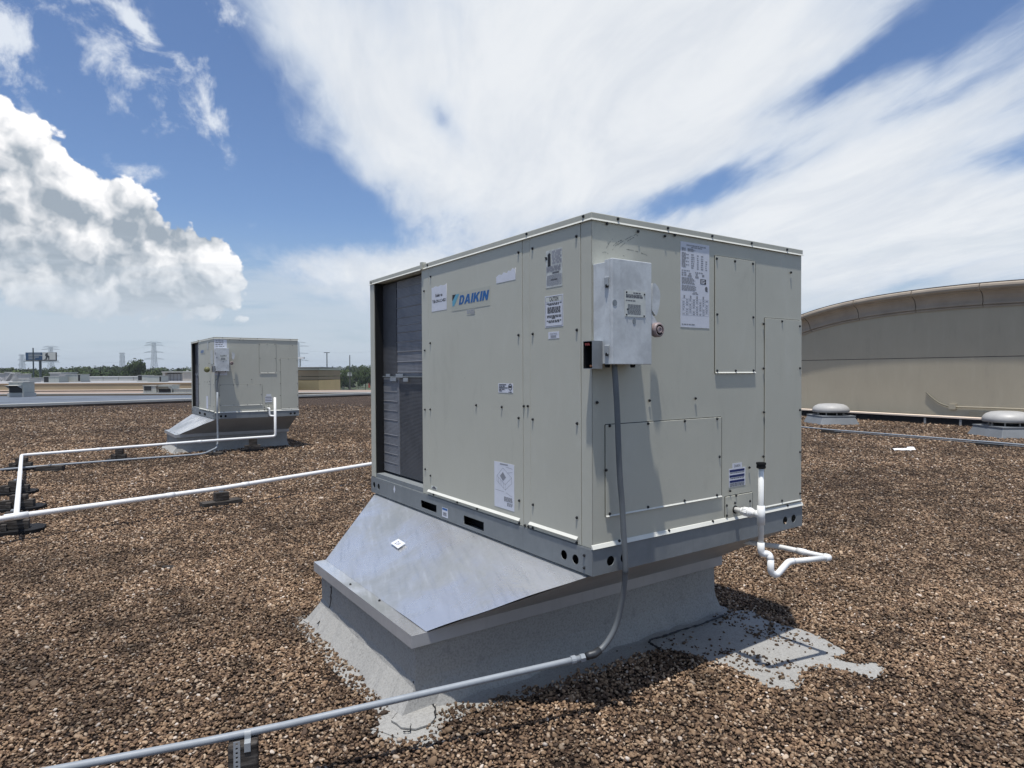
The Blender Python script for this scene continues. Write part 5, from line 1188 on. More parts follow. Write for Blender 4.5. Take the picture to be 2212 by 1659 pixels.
# ------------------------------------------------------------------ roof edge and the roofs beyond it on the left
M_WHT = plain('pale parapet paint', (.42, .42, .395), .8, var=.15, scale=.5)
M_TPO = plain('blue-grey membrane roof', (.14, .16, .19), .95, var=.25, scale=.3, spec=.05)
M_PINK = plain('pinkish gravel roof', (.30, .235, .19), .95, var=.15, scale=.4)
M_TAN = plain('tan parapet', (.30, .25, .17), .85, var=.12, scale=.4)
M_TAN2 = plain('sandy stucco', (.82, .56, .27), .9, var=.06, scale=.5)
M_BRN = plain('brown stucco', (.36, .265, .17), .9, var=.06, scale=.5)
M_GREY = plain('grey roofing', (.30, .30, .30), .8, var=.15, scale=.3)
M_GU = plain('far cabinet paint', (.38, .40, .37), .5, var=.08)
M_DK = plain('dark louvre', (.02, .022, .024), .6)
M_WH2 = plain('white paint', (.78, .77, .74), .6, var=.04)
M_BRK = plain('kerb face', (.16, .125, .105), .85, var=.2, scale=1.)
ek = empty('roof_edge_kerb', CR[0], math.atan2(edge_dir.y, edge_dir.x), 'long low roof edge kerb with pale metal coping at the far side of the gravel', 'kerb')
L0, L1 = -60., (CR[3]-CR[0]).length+6
MB().box(L0, L1, 0, .1, 0, .035).build('shadow_strip', M_BLACK, ek)  # black strip stands in for the shadow line at the kerb foot
MB().box(L0, L1, .02, .45, .035, .10).build('upstand', M_BRK, ek); 
x_ = L0
while x_ < L1-.1: MB().box(0, min(4., L1-x_)-.012, -.03, .5, .10, .21).build('coping', M_WHT, ek, loc=(x_, 0, 0)); x_ += 4.
def strip(name, z, ya, yb, xa, xb, m_, kind='structure'):
    m = MB(); m.box(xa, xb, ya, yb, z-.3, z); return tag(m.build(name, m_), kind=kind)
d0 = edge_dir; nE = Vector((-d0.y, d0.x, 0))
m = MB(); A_ = CR[0]-d0*60+nE*.5; B_ = CR[3]+d0*6+nE*.5
m.add([(A_.x, A_.y, -.02), (B_.x, B_.y, -.02), (-8, 52.5, -.02), (-90, 46.5, -.02)], [(0, 1, 2, 3)]); tag(m.build('lower_roof', M_TPO), kind='structure')
def ext_wall(name, px0, px1, ptop, pbot, Y, th, m_, par=None, nm=None, dz=0):
    a = at(px0, ptop, Y); b = at(px1, ptop, Y); c_ = at((px0+px1)/2, pbot, Y); zt_ = at((px0+px1)/2, ptop, Y).z
    m = MB(); m.box(-(b.x-a.x)/2, (b.x-a.x)/2, 0, th, c_.z-zt_-dz, 0); return m.build(name, m_, par, loc=((a.x+b.x)/2, Y, zt_))
def Z8(x, y): return V(8, x, y)
# pale kerb line, pinkish roof, tan wall with cream ledge
k1 = path_thing('divider_kerb', 'thin pale kerb dividing the blue-grey roof from the pinkish roof', 'kerb', (-30, 48, 0))
MB().box(-50, 23.5, 0, .3, 0, .10).build('upstand', M_BRN, k1); MB().box(-50, 23.5, -.03, .33, .101, .14).build('coping', M_WHT, k1)
m = MB(); m.box(-85, -6.5, 48.4, 57.8, -.3, .05); tag(m.build('gravel_roof', M_PINK), kind='structure')
tw = path_thing('tan_parapet', 'long low tan parapet wall with a cream ledge across the left background', 'wall', (-30, 58, 0))
zt1 = at(100, Z8(0, 727)[1], 58).z; zl = at(100, Z8(0, 796)[1], 58).z
MB().box(-55, 10.5, 0, .4, zl+.06, zt1).build('wall', M_TAN, tw); MB().box(-55, 10.5, -.12, 0, zl-.02, zl+.06).build('ledge', M_LEDGE, tw); MB().box(-55, 10.5, -.002, .4, .0, zl-.02).build('base_shadow', M_BLACK, tw)  # lowest black strip is the shadow under the ledge, done in colour
MB().box(-55, 10.5, -.04, .44, zt1+.001, zt1+.07).build('coping', M_BRN, tw)
m = MB(); m.hexa([(-90, 58.5, zt1-.3), (-20, 58.5, zt1-.3), (-38, 112, zt1-.3), (-90, 112, zt1-.3)], [(-90, 58.5, zt1+.01), (-20, 58.5, zt1+.01), (-38, 112, zt1+.01), (-90, 112, zt1+.01)]); tag(m.build('upper_roof', M_GREY), kind='structure')
pw = path_thing('pale_parapet', 'long pale grey parapet behind the small rooftop units at left', 'wall', at(*Z8(1070, 700), 86))
x0 = at(*Z8(620, 660), 86).x - pw.location.x; x1 = at(*Z8(1790, 660), 86).x - pw.location.x; zt_ = at(*Z8(1070, 648), 86).z - pw.location.z
n_p = 7
for i in range(n_p): MB().box(x0+(x1-x0)*i/n_p+.03, x0+(x1-x0)*(i+1)/n_p-.03, 0, .3, -1, zt_).build('wall_panel', M_WHT, pw)
MB().box(x0, x1, -.05, .35, zt_, zt_+.08).build('coping', M_WH2, pw)
# small far rooftop units
def far_unit(x0_, y0_, x1_, y1_, Y, lbl, kind_='box', dark=None, m_=M_GU):
    a = at(*Z8(x0_, y1_), Y); b = at(*Z8(x1_, y0_), Y); w_, h_ = b.x-a.x, b.z-a.z
    t = path_thing('distant_rooftop_unit', lbl, 'air conditioner', ((a.x+b.x)/2, Y, a.z), 'small rooftop units in the distance'); dp = min(2.2, w_*.7+.4)
    MB().box(-w_/2, w_/2, 0, dp, h_*.06, h_*.94).build('cabinet', m_, t, bevel=.02)
    MB().box(-w_/2-.04, w_/2+.04, -.04, dp+.04, h_*.94, h_).build('top_cover', M_WHT, t); MB().box(-w_/2-.06, w_/2+.06, -.06, dp+.06, -.4, h_*.06).build('curb', M_WHT, t)
    if dark:
        u0, v0, u1, v1 = dark; MB().box(-w_/2+w_*u0, -w_/2+w_*u1, -.02, -.004, h_*v0, h_*v1).build('louvre', M_DK, t)
    if kind_ == 'hood':
        m = MB(); zt_, zb_ = h_*.74, h_*.40; m.add([(-w_*.44, 0, zt_), (w_*.44, 0, zt_), (w_*.44, -.5, zb_+.25), (-w_*.44, -.5, zb_+.25), (-w_*.44, 0, zb_), (w_*.44, 0, zb_)], [(3, 2, 1, 0), (0, 4, 3), (1, 2, 5)]); m.build('hood', M_WHT, t)
    for sx in (-.25, .2): MB().box(w_*sx-.01, w_*sx+.01, -.008, -.002, h_*.1, h_*.9).build('seam', M_GREY, t)
    return t
far_unit(95, 702, 250, 832, 46, 'squat white rooftop unit with a hood, leftmost on the pinkish roof', 'hood', (.05, .10, .95, .72))
far_unit(1560, 740, 1702, 826, 50, 'rooftop unit with a dark open louvre, left of a pair by the tan parapet', 'box', (.08, .35, .62, .88))
far_unit(1716, 735, 1870, 822, 50, 'rooftop unit with a white hood, right of a pair by the tan parapet', 'hood', (.08, .12, .92, .5))
far_unit(1888, 778, 2090, 822, 50, 'long low rooftop unit just left of the far air conditioner', 'box')
far_unit(475, 640, 640, 712, 70, 'grey rooftop unit with a dark end, leftmost on the upper roof', 'box', (.03, .1, .33, .9))
far_unit(712, 617, 875, 700, 72, 'grey rooftop unit with a dark right end, in front of the pale parapet', 'box', (.85, .1, .98, .9))
far_unit(1500, 628, 1612, 690, 74, 'small rooftop unit with a dark left end near the recessed penthouse', 'box', (.04, .1, .40, .9))
far_unit(1606, 634, 1756, 706, 70, 'light green rooftop unit with a dark right end near the recessed penthouse', 'box', (.87, .1, .98, .85))
far_unit(135, 672, 322, 712, 75, 'low white ventilation box beside the roof stair', 'box', None, M_WHT)
far_unit(320, 655, 475, 708, 80, 'low grey ventilation box behind the pole', 'box', None, M_GREY)
# penthouse with recess
ph = path_thing('penthouse', 'pale roof penthouse with a grey recessed bay beside the far air conditioner', 'building', at(*Z8(1900, 712), 80))
def pbox(nm, x0_, y0_, x1_, y1_, d0_, d1_, m_, Y=80, par=ph):
    a = at(*Z8(x0_, y1_), Y)-par.location; b = at(*Z8(x1_, y0_), Y)-par.location; return MB().box(a.x, b.x, d0_, d1_, a.z, b.z).build(nm, m_, par)
M_PALE = plain('pale block wall', (.46, .42, .37), .85, var=.12, scale=.8)
pbox('wall', 1770, 600, 1798, 712, 0, 4, M_PALE); pbox('wall', 1988, 600, 2200, 712, 0, 4, M_PALE); pbox('recess', 1799, 612, 1987, 712, .4, 4, M_GREY); pbox('coping', 1765, 588, 1988, 600, -.15, 4, M_WHT); pbox('coping', 1992, 585, 2200, 599, -.15, 4, M_WHT)
pbox('vent_pipe', 1985, 570, 1998, 586, 1, 1.3, M_WHT)
for q in range(4): pbox('seam', 1799+38*q+36, 614, 1799+38*q+38, 711, .385, .399, M_COPE)
# stepped parapets and roof stair at far left
lc = path_thing('stepped_parapet', 'stepped grey block parapets behind the roof stair at the far left', 'wall', at(*Z8(150, 705), 95))
for x0_, y0_, x1_ in ((-60, 612, 52), (52, 600, 92), (92, 606, 192), (192, 618, 316)): pbox('wall', x0_, y0_, x1_, 702, 0, .5, M_GREY, 95, lc); pbox('coping', x0_-2, y0_-7, x1_+2, y0_, -.1, .6, M_WHT, 95, lc)
pbox('wall', 330, 618, 520, 668, 6, 6.5, M_GREY, 95, lc)
rs = path_thing('roof_stair', 'grey metal roof stair leaning against the stepped parapets', 'stair', at(*Z8(60, 700), 88))
def pl8(x, y, Y, par): return at(*Z8(x, y), Y)-par.location
MB().tube([pl8(60, 698, 88, rs), pl8(128, 605, 88, rs)], .14, 6).build('stringer', M_GREY, rs); MB().tube([pl8(84, 698, 88.8, rs), pl8(150, 605, 88.8, rs)], .14, 6).build('stringer', M_GREY, rs)
for i in range(7): p = pl8(60+10*i, 698-13.5*i, 88, rs); MB().box(p.x, p.x+.9, p.y, p.y+.8, p.z, p.z+.05).build('tread', M_WHT, rs)
MB().tube([pl8(-20, 640, 88, rs), pl8(50, 700, 88, rs)], .08, 5).build('handrail', M_GREY, rs); MB().tube([pl8(0, 700, 88, rs), pl8(30, 672, 88, rs)], .08, 5).build('handrail', M_GREY, rs)
wbx_ = path_thing('white_rooftop_box', 'pale flat-topped roof box in front of the distant trees', 'building', at(*Z8(605, 640), 110))
pbox('wall', 545, 606, 665, 660, 0, 4, M_GREY, 110, wbx_); pbox('coping', 540, 600, 670, 607, -.2, 4.2, M_WH2, 110, wbx_)
# tan building between the two air conditioners
tb_ = path_thing('tan_building', 'sandy stucco building with a white cornice between the two air conditioners', 'building', at(*V(13, 640, 1060), 72))
def b13(nm, x0_, y0_, x1_, y1_, d0_, d1_, m_, Y=72, par=tb_, zlow=None):
    a = at(*V(13, x0_, y1_), Y)-par.location; b = at(*V(13, x1_, y0_), Y)-par.location; return MB().box(a.x, b.x, d0_, d1_, a.z if zlow is None else zlow, b.z).build(nm, m_, par)
b13('wall', -900, 815, 858, 1060, 0, 9, M_TAN2, zlow=-9); b13('upper_band', -900, 737, 858, 812, -.03, 9, M_BRN); b13('upper_band', -900, 597, 858, 733, -.03, 9, M_BRN); b13('frieze', -900, 562, 872, 596, -.15, 9.1, M_CREAM); b13('cornice', -900, 540, 900, 562, -.4, 9.3, M_WH2); b13('cornice', -900, 524, 925, 540, -.6, 9.5, M_WH2)
# car park things
def thing13(nm, x, y, Y, lbl, cat_, grp=None): return path_thing(nm, lbl, cat_, at(*V(13, x, y), Y), grp)
M_POLE = plain('dark painted pole', (.06, .075, .085), .5); M_CONC = plain('pale concrete', (.50, .50, .46), .8)
def pole(nm, x, ytop, Y, r, m_, lbl, head, cat_='lamp post'):
    p = at(*V(13, x, ytop), Y); t = path_thing(nm, lbl, cat_, (p.x, Y, -8)); MB().tube([(0, 0, 0), (0, 0, p.z+8)], [r*1.2, r*.8], 8).build('pole', m_, t)
    return t, p.z+8
t, z_ = pole('light_pole', 1035, 215, 300, .26, M_POLE, 'tall dark light pole with a flat four-way head behind the tan building', 1)
for k_ in range(4): a = PI/2*k_; MB().box(.2, 1.3, -.3, .3, -.12, .15).build('lamp_head', M_POLE, t, M=Matrix.Translation((0, 0, z_)) @ Matrix.Rotation(a, 4, 'Z'))
t, z_ = pole('utility_pole', 1533, 268, 300, .24, plain('weathered pole wood', (.07, .065, .06), .9), 'bare wooden utility pole above the trees right of the light pole', 0, 'utility pole')
MB().tube([(-.6, 0, z_-6), (.6, 0, z_-6)], .12, 6).build('crossarm', M_POLE, t); MB().tube([(0, -.3, z_-6.5), (0, -.3, z_-5.2)], .25, 8).build('transformer', M_POLE, t)
t, z_ = pole('light_pole', 1385, 672, 380, .32, M_CONC, 'short pale concrete lamp post beside the parked cars', 1)
MB().box(-1.5, 1.5, -.4, .4, -.1, .4).build('lamp_head', M_CONC, t, loc=(0, 0, z_))
p = at(*V(7, 1432, 398), 120); t = path_thing('light_pole', 'lamp post with a white head showing beside the far air conditioner', 'lamp post', (p.x, 120, -8)); MB().tube([(0, 0, 0), (0, 0, p.z+8)], .11, 8).build('pole', M_CONC, t); MB().box(-.75, .75, -.35, .35, -.05, .28).build('lamp_head', M_WH2, t, loc=(0, 0, p.z+8))
sg = thing13('pylon_sign', 1527, 700, 330, 'white box sign among the trees behind the lamp post', 'sign'); b13('sign_panel', 1480, 668, 1575, 722, 0, .8, M_WHT, 330, sg); b13('post', 1521, 722, 1533, 1000, .2, .6, M_POLE, 330, sg); b13('header', 1492, 640, 1562, 664, 0, .8, M_GREY, 330, sg)
cpt = thing13('carport', 1050, 1010, 470, 'flat white-roofed carport over the cars left of the lamp post', 'canopy'); b13('roof', 848, 868, 1250, 893, 0, 14, M_WHT, 470, cpt); b13('back_wall', 860, 893, 1240, 1010, 14, 14.4, M_DK, 470, cpt)
for q in (862, 960, 1060, 1160, 1235): b13('post', q, 893, q+7, 1020, .1, .5, M_CONC, 470, cpt)
cp2 = thing13('carport', 1740, 1000, 430, 'pale sloping canopy with a red end at the right of the car park', 'canopy'); b13('roof', 1510, 810, 1870, 842, 0, 10, M_CONC, 430, cp2); b13('roof', 1610, 790, 1880, 812, 1, 10, M_WHT, 430, cp2)
for q in (1600, 1720, 1840): b13('post', q, 842, q+7, 1010, .1, .5, M_CONC, 430, cp2)
M_REDS = plain('red sign paint', (.42, .065, .045), .5)
rsn = thing13('red_sign', 1920, 1000, 420, 'red box sign on a red post at the edge of the nearest air conditioner', 'sign'); b13('sign_panel', 1866, 772, 2060, 852, 0, 1, M_REDS, 420, rsn); b13('post', 1938, 852, 1975, 1010, .2, .8, M_REDS, 420, rsn); greek_ = b13('print', 1885, 805, 1955, 820, -.06, -.001, plain('pale sign print', (.5, .25, .22), .6), 420, rsn)
lwl = thing13('low_wall', 1780, 1035, 400, 'cream low wall at the far edge of the car park', 'wall'); b13('wall', 1690, 1000, 1900, 1040, 0, .6, M_LEDGE, 400, lwl); b13('coping', 1685, 994, 1905, 1000, -.1, .7, M_WH2, 400, lwl)
wb_ = thing13('white_building', 880, 840, 480, 'small white building behind the corner of the tan building', 'building'); b13('wall', 850, 735, 905, 850, 0, 6, M_WHT, 480, wb_); b13('roof', 846, 725, 909, 736, -.3, 6.3, M_WH2, 480, wb_)
M_GLS = plain('car glass', (.02, .025, .03), .15)
M_TYRE = plain('tyre rubber', (.015, .015, .015), .8)
tyre = MB().lathe([(.20, -.10), (.33, -.11), (.33, .11), (.20, .10)], 12, Matrix.Rotation(PI/2, 4, 'X')).mesh('tyre')
def car(x, y, Y, col, lbl, rot=0., tall=1.):
    p = at(*V(13, x, y), Y); t = path_thing('parked_car', lbl, 'car', (p.x, Y, -7.96), 'cars in the car park'); t.rotation_euler.z = rot
    mm = plain('car paint', col, .3, .2, var=.03)
    sec = [(-2.25, .35), (-2.25, .78), (-2.1, .86), (-1.1, .92), (-.55, 1.42*tall), (.95, 1.45*tall), (1.75, .98), (2.2, .92), (2.28, .4)]
    m = MB(); n_ = len(sec)
    for s_ in (-1, 1): m.v += [(a, s_*(.88 if b < 1 else .68), b) for a, b in sec]
    m.f += [tuple(range(n_))[::-1], tuple(range(n_, 2*n_))] + [(i, (i+1) % n_, n_+(i+1) % n_, n_+i) for i in range(n_)]; m.m += [0]*(n_+2); m.build('body', mm, t, bevel=.04)
    for s_ in (-1, 1):
        m = MB(); yv = s_*.80
        m.add([(-.95, s_*.885, .95), (1.5, s_*.885, 1.0), (.9, s_*.71, 1.38*tall), (-.5, s_*.71, 1.36*tall)], [(0, 1, 2, 3) if s_ < 0 else (3, 2, 1, 0)]); m.build('window', M_GLS, t)
        for xx_ in (-1.45, 1.45): link('wheel', tyre, M_TYRE, t, loc=(xx_, s_*.80, .33))
    m = MB(); m.add([(-1.12, -.7, .95), (-1.12, .7, .95), (-.62, .6, 1.40*tall), (-.62, -.6, 1.40*tall)], [(0, 1, 2, 3)]); m.build('windscreen', M_GLS, t)
    return t
car(970, 985, 455, (.72, .72, .72), 'white car under the carport, leftmost of the parked cars'); car(1095, 985, 440, (.03, .07, .085), 'dark teal car between the white and the silver car', .2, 1.15); car(1200, 985, 435, (.45, .50, .52), 'silver car at the right end of the carport', -.2)
car(1600, 960, 440, (.015, .016, .018), 'black tall car right of the lamp post', .1, 1.25); car(1430, 975, 470, (.5, .47, .42), 'beige car just right of the lamp post', .3)
# billboard
bb = path_thing('billboard', 'wide roadside billboard, blue on the left and white on the right, above the distant trees', 'billboard', (at(*Z8(430, 475), 310).x, 310, -8))
a = at(*Z8(278, 472), 310)-bb.location; b = at(*Z8(607, 380), 310)-bb.location; W_ = b.x-a.x
MB().box(a.x, b.x, .05, .8, a.z, b.z).build('frame', M_COPE, bb); xm = a.x+W_*.56
MB().box(a.x+.1, xm, -.02, .048, a.z+.4, b.z-.1).build('blue_panel', plain('billboard blue', (.012, .055, .13), .5), bb); MB().box(xm+.002, b.x-.1, -.02, .048, a.z+.4, b.z-.1).build('white_panel', plain('billboard white', (.55, .54, .52), .5), bb)
hh = b.z-a.z
for y_, l_ in ((.80, .40), (.62, .48), (.44, .34), (.24, .22)): MB().box(a.x+W_*.10, a.x+W_*(.10+l_), -.04, -.021, a.z+hh*y_-.14, a.z+hh*y_+.14).build('print', M_WHT, bb)
fig = flat_mesh([[(.1, 0), (.35, .1), (.45, .5), (.3, .62), (.42, .95), (.75, .98), (.68, .72), (.95, .5), (.9, .0), (.78, 0), (.78, .35), (.6, .3), (.55, .02)]], .02)
link('picture', fig, M_DK, bb, M=Matrix.Translation((xm+.3, -.03, a.z+.45)) @ BR @ Matrix.Scale(hh*.82, 4))
MB().tube([(0, .5, 0), (0, .5, a.z)], .55, 10).build('post', M_POLE, bb); MB().box(a.x-.3, b.x+1, -1.0, .6, a.z-.35, a.z-.1).build('walkway', M_POLE, bb)
for i in range(5): MB().tube([(a.x+W_*(.1+.2*i), -1, a.z-.2), (a.x+W_*(.1+.2*i), -1.8, a.z-.1)], .08, 5).build('lamp_arm', M_POLE, bb)
p = at(*Z8(360, 332), 150); t = path_thing('utility_pole', 'dark wooden pole standing in front of the billboard', 'utility pole', (p.x, 150, -8)); MB().tube([(0, 0, 0), (0, 0, p.z+8)], [.20, .13], 8).build('pole', M_POLE, t)
# lattice pylons
M_LAT = plain('pylon steel', (.38, .42, .45), .6, .2)  # pale blue-grey carries the distance haze in the colour
def pylon(px_, ptop, Y, lbl, arms, wid=8., rot=0.):
    p = at(px_, ptop, Y); Hh = p.z+8; t = path_thing('transmission_pylon', lbl, 'pylon', (p.x, Y, -8), 'lattice transmission pylons'); t.rotation_euler.z = rot
    wf = lambda z: wid/2*(1-z/Hh*.92) if z < Hh*.55 else wid/2*(1-.55*.92)*(1-.35*(z/Hh-.55)/.45)
    m = MB(); lv = [Hh*q for q in (0, .14, .27, .38, .47, .55, .62, .69, .76, .83, .90, 1.)]; r = Y*.00024
    for i in range(len(lv)-1):
        z0_, z1_ = lv[i], lv[i+1]; w0_, w1_ = wf(z0_), wf(z1_); c0 = [(-w0_, -w0_, z0_), (w0_, -w0_, z0_), (w0_, w0_, z0_), (-w0_, w0_, z0_)]; c1 = [(-w1_, -w1_, z1_), (w1_, -w1_, z1_), (w1_, w1_, z1_), (-w1_, w1_, z1_)]
        for k_ in range(4): m.tube([c0[k_], c1[k_]], r, 4, False); m.tube([c0[k_], c1[(k_+1) % 4]], r*.6, 4, False); m.tube([c0[(k_+1) % 4], c1[k_]], r*.6, 4, False); m.tube([c1[k_], c1[(k_+1) % 4]], r*.6, 4, False)
    m.build('tower', M_LAT, t)
    for zf, hw in arms:
        m = MB(); z = Hh*zf; w1_ = wf(z)
        for s_ in (-1, 1):
            for dy in (-w1_, w1_): m.tube([(s_*w1_, dy, z), (s_*hw, 0, z)], r*.8, 4, False); m.tube([(s_*w1_, dy, z+Hh*.035), (s_*hw, 0, z)], r*.8, 4, False)
            for q in (.35, .7): m.tube([(s_*(w1_+(hw-w1_)*q), 0, z), (s_*(w1_+(hw-w1_)*q), 0, z+Hh*.035*(1-q))], r*.6, 4, False)
        m.build('cross_arm', M_LAT, t)
    return t
F3 = ((.98, 9.), (.83, 9.5), (.68, 9.))
pylon(V(8, 1675, 0)[0], V(8, 0, 272)[1], 620, 'large lattice pylon with wide arms left of the far air conditioner', ((.985, 8.), (.93, 9.5), (.76, 9.6), (.60, 9.6)), 7.)
pylon(V(8, 552, 0)[0], V(8, 0, 318)[1], 760, 'lattice pylon directly behind the billboard', ((.985, 9.5), (.92, 11.), (.74, 11.), (.56, 11.)), 8.)
pylon(V(8, 1330, 0)[0], V(8, 0, 385)[1], 800, 'narrow lattice pylon beside the tall lone tree', ((.97, 4.), (.85, 3.5), (.70, 3.5)), 9.)
pylon(V(8, 240, 0)[0], V(8, 0, 404)[1], 850, 'faint narrow pylon left of the billboard', ((.97, 5), (.8, 6.), (.62, 6.)), 9.)
pylon(V(7, 1405, 0)[0], V(7, 0, 240)[1], 640, 'lattice pylon half hidden behind the far air conditioner', ((.985, 8.), (.90, 11.), (.72, 11.), (.55, 11.)), 7.)
M_WIRE = plain('power line', (.33, .36, .39), .6)
def wire(px0, py0, Y0_, px1, py1, Y1_, sag, lbl=None):
    a = at(px0, py0, Y0_); b = at(px1, py1, Y1_); P = [a.lerp(b, i/16)-Vector((0, 0, sag*4*(i/16)*(1-i/16))) for i in range(17)]
    return P
WL = []; wires = MB(); wo = at(0, 790, 700)
for (a_, b_) in (((-60, 412, 900), (1675, 372, 620)), ((-60, 465, 900), (1675, 448, 620)), ((552, 408, 760), (1675, 450, 620)), ((552, 345, 760), (1675, 300, 620)), ((1675, 300, 620), (3400, 300, 640)), ((1675, 372, 620), (3400, 372, 640)), ((1675, 448, 620), (3400, 440, 640)), ((552, 470, 760), (-60, 480, 900))):
    P = wire(*Z8(*a_[:2]), a_[2], *Z8(*b_[:2]), b_[2], 6.); 
    WL.append(0); tt = path_thing('power_line', 'thin overhead power line ' + ['just above the billboard panel, left of the large pylon', 'at the billboard foot, left of the large pylon', 'from the billboard pylon to the large pylon, lowest arm', 'from the billboard pylon to the top of the large pylon', 'from the top of the large pylon to the right', 'from the middle arm of the large pylon to the right', 'from the lowest arm of the large pylon to the right', 'from the lowest arm of the billboard pylon to the left'][len(WL)-1], 'power line', P[0], 'overhead power lines'); tt_ = MB().tube([p-P[0] for p in P], .032, 4, False).build('wire', M_WIRE, tt)
for y_ in (155, 345, 380):
    a = at(*V(13, 430, y_-5), 330); b = at(*V(13, 2100, y_+25), 330); P = [a.lerp(b, i/12)-Vector((0, 0, 1.2*4*(i/12)*(1-i/12))) for i in range(13)]
    tt = path_thing('power_line', {155: 'highest', 345: 'middle', 380: 'lowest'}[y_] + ' of three thin power lines behind the light pole', 'power line', P[0], 'near overhead power lines'); MB().tube([p-P[0] for p in P], .022, 4, False).build('wire', M_WIRE, tt)
# ------------------------------------------------------------------ trees
def leaf_fn(base):
    def fn(g, P, W, b):
        oi = g.n('ShaderNodeObjectInfo'); n = g.noise(W, .35, 4, .6); r = X(g, oi.outputs['Random'])
        c = g.mix(g.step(n, .35, .7), tuple(q*.6 for q in base), tuple(q*1.35 for q in base)); return g.mix(r*.35, c, (.075, .09, .03))
    return mat('foliage', fn, .85, spec=.1)
M_LEAF = leaf_fn((.040, .062, .026)); M_LEAF2 = leaf_fn((.075, .105, .040)); M_BARK = plain('bark', (.06, .05, .04), .9)
def crown_mesh(seed, nl=900, lumps=9, flat_=.75, leaf=.55):
    r = random.Random(seed); cs = []
    for i in range(lumps):
        a = r.uniform(0, 6.28); d = r.uniform(.1, .62); cs.append((d*math.cos(a), d*math.sin(a), r.uniform(-.35, .45), r.uniform(.28, .48)))
    m = MB()
    for i in range(nl):
        cx_, cy_, cz1, cr_ = r.choice(cs); th = r.uniform(0, 6.28); u = r.uniform(-.7, 1); q = cr_*r.uniform(.6, 1.08)
        s_ = math.sqrt(max(0, 1-u*u)); c_ = Vector((cx_+q*s_*math.cos(th), cy_+q*s_*math.sin(th), (cz1+q*u)*flat_)); nrm_ = Vector((s_*math.cos(th)+r.uniform(-.6, .6), s_*math.sin(th)+r.uniform(-.6, .6), u+r.uniform(-.2, .9))).normalized()
        t1 = nrm_.orthogonal().normalized(); t1.rotate(Matrix.Rotation(r.uniform(0, 6.28), 3, nrm_)); t2 = nrm_.cross(t1); k_ = leaf*r.uniform(.08, .2)
        m.add([c_+t1*k_, c_+t2*k_*.8, c_-t1*k_*.9, c_-t2*k_], [(0, 1, 2, 3)])
    P = np.array(m.v); lo, hi = np.percentile(P, 2, 0), np.percentile(P, 98, 0); P = (P-(lo+hi)/2)/(hi-lo)*2; m.v = [tuple(p) for p in P]
    return m.mesh('crown')
crowns = [crown_mesh(i, 1000, 8+i) for i in range(5)]; trunkm = MB().tube([(0, 0, 0), (.02, 0, .5), (0, .03, 1)], [.05, .035, .02], 7).add([], []).mesh('trunk'); trunkm.materials.append(M_BARK)
for c_ in crowns: c_.materials.append(M_LEAF)
cr2 = [c_.copy() for c_ in crowns[:3]]; 
for c_ in cr2: c_.materials.clear(); c_.materials.append(M_LEAF2)
TK = ['dark bushy tree in the distant tree line', 'tall dark tree in the distant tree line', 'broad low tree in the distant tree line']
def tree(px_, ptop, Y, w_, kind_, lbl, grp, cm=None, gz_=-8):
    p = at(px_, ptop, Y); Ht = p.z-gz_; t = path_thing('tree', lbl, 'tree', (p.x, Y, gz_), grp)
    ch_ = min(Ht*.8, w_*1.0); k = cm or random.choice(crowns); o = bpy.data.objects.new('crown', k); COL.objects.link(o); o.parent = t; o.location = (0, 0, Ht-ch_*.5); o.scale = (w_/2, w_/2, ch_*.5); o.rotation_euler.z = random.uniform(0, 6.28)
    o = bpy.data.objects.new('trunk', trunkm); COL.objects.link(o); o.parent = t; o.scale = (w_*.5, w_*.5, Ht-ch_*.6)
    return t
def zone(x_):
    for lim, wd in ((52, 'at the far left edge left of the billboard'), (125, 'under the billboard'), (240, 'between the billboard and the narrow pylon'), (300, 'near the narrow pylon and the lone tree'), (400, 'between the large pylon and the far air conditioner'), (650, 'behind the far air conditioner'), (9999, 'between the two air conditioners')):
        if x_ < lim: return wd
def dark_lbl(x_): return 'dark horizon tree ' + zone(x_)
def low_lbl(x_): return 'low light green tree ' + zone(x_)
x_ = -30; i = 0
while x_ < 830:
    Yt = random.uniform(420, 640) if x_ < 420 else random.uniform(560, 760); ht = random.gauss(0, 1)
    yv = V(8, 0, 556)[1] + ht*1.0 - (1.5 if x_ > 640 else 0) + 2.5*math.sin(x_*.021) ; w_ = random.uniform(24, 34)*Yt/1392
    tree(x_, yv, Yt, w_, 0, dark_lbl(x_), 'dark trees '+zone(x_)); x_ += random.uniform(11, 17)
x_ = -20
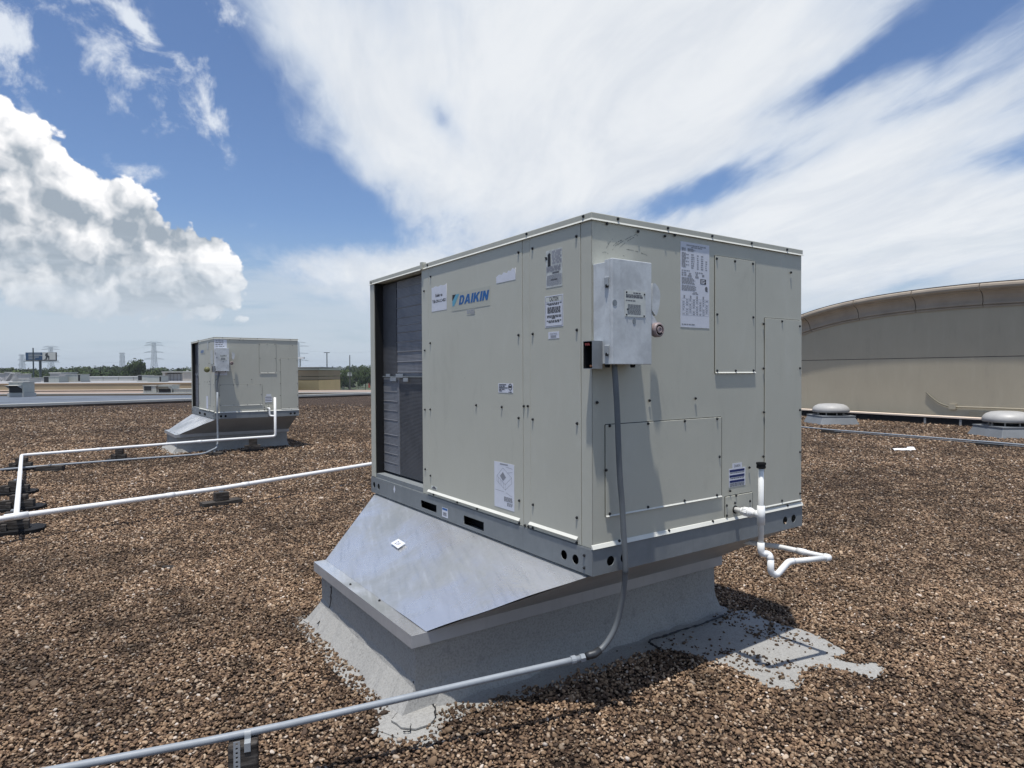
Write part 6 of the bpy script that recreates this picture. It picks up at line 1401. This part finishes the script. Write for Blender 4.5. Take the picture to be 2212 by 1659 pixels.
while x_ < 830:
    Yt = random.uniform(300, 400); yv = V(8, 0, 590)[1]+random.gauss(0, 1.2); tree(x_, yv, Yt, random.uniform(24, 40)*Yt/1392, 0, low_lbl(x_), 'low trees '+zone(x_), random.choice(cr2 if random.random() < .35 else crowns)); x_ += random.uniform(15, 24)
for (xz, yz, Yt, wz) in ((1475, 470, 330, 70), (1440, 505, 335, 50), (1520, 500, 332, 50)): pass
tree(V(8, 1480, 0)[0], V(8, 0, 470)[1], 330, 8.2, 0, 'tall lone tree rising above the tree line beside the narrow pylon', None)
tree(V(8, 1425, 0)[0], V(8, 0, 520)[1], 334, 6.0, 0, 'smaller tree leaning on the left of the tall lone tree', None)
for (xz, yz, Yt, wz) in ((1000, 600, 400, 240), (1130, 560, 410, 260), (1290, 570, 400, 260), (1420, 600, 395, 230), (1240, 700, 375, 240)):
    tree(*V(13, xz, yz), Yt, wz/10.08*Yt/1392, 0, 'light green spreading tree behind the carport, crown ' + {1000: 'leftmost', 1130: 'second from left', 1290: 'tallest at the middle', 1420: 'rightmost behind the lamp post', 1240: 'lowest in front'}[xz], 'light green trees behind the carport', random.choice(cr2))
for (xz, yz, Yt, wz) in ((1560, 780, 370, 160), (1340, 850, 372, 110), (1700, 560, 480, 260), (1880, 540, 490, 260), (1760, 870, 450, 120), (1580, 620, 450, 220)):
    tree(*V(13, xz, yz), Yt, wz/10.08*Yt/1392, 0, 'dark green tree at the back of the car park ' + {1560: 'beside the box sign', 1340: 'small, left of the lamp post', 1700: 'behind the sloping canopy', 1880: 'above the red sign', 1760: 'low, under the sloping canopy', 1580: 'behind the utility pole'}[xz], 'dark trees behind the car park')

# ------------------------------------------------------------------ thin summer haze
hm = bpy.data.materials.new('haze air'); hm.use_nodes = True; hn = hm.node_tree; hn.nodes.clear(); ho = hn.nodes.new('ShaderNodeOutputMaterial'); hv = hn.nodes.new('ShaderNodeVolumePrincipled')
hv.inputs['Color'].default_value = (.86, .92, 1, 1); hv.inputs['Density'].default_value = .00013; hv.inputs['Anisotropy'].default_value = .0; hn.links.new(hv.outputs[0], ho.inputs['Volume'])
hz_ = MB().box(-4200, 4200, -700, 7200, -9.4, 62).build('haze', None); hz_.data.materials.append(hm); tag(hz_, kind='stuff')
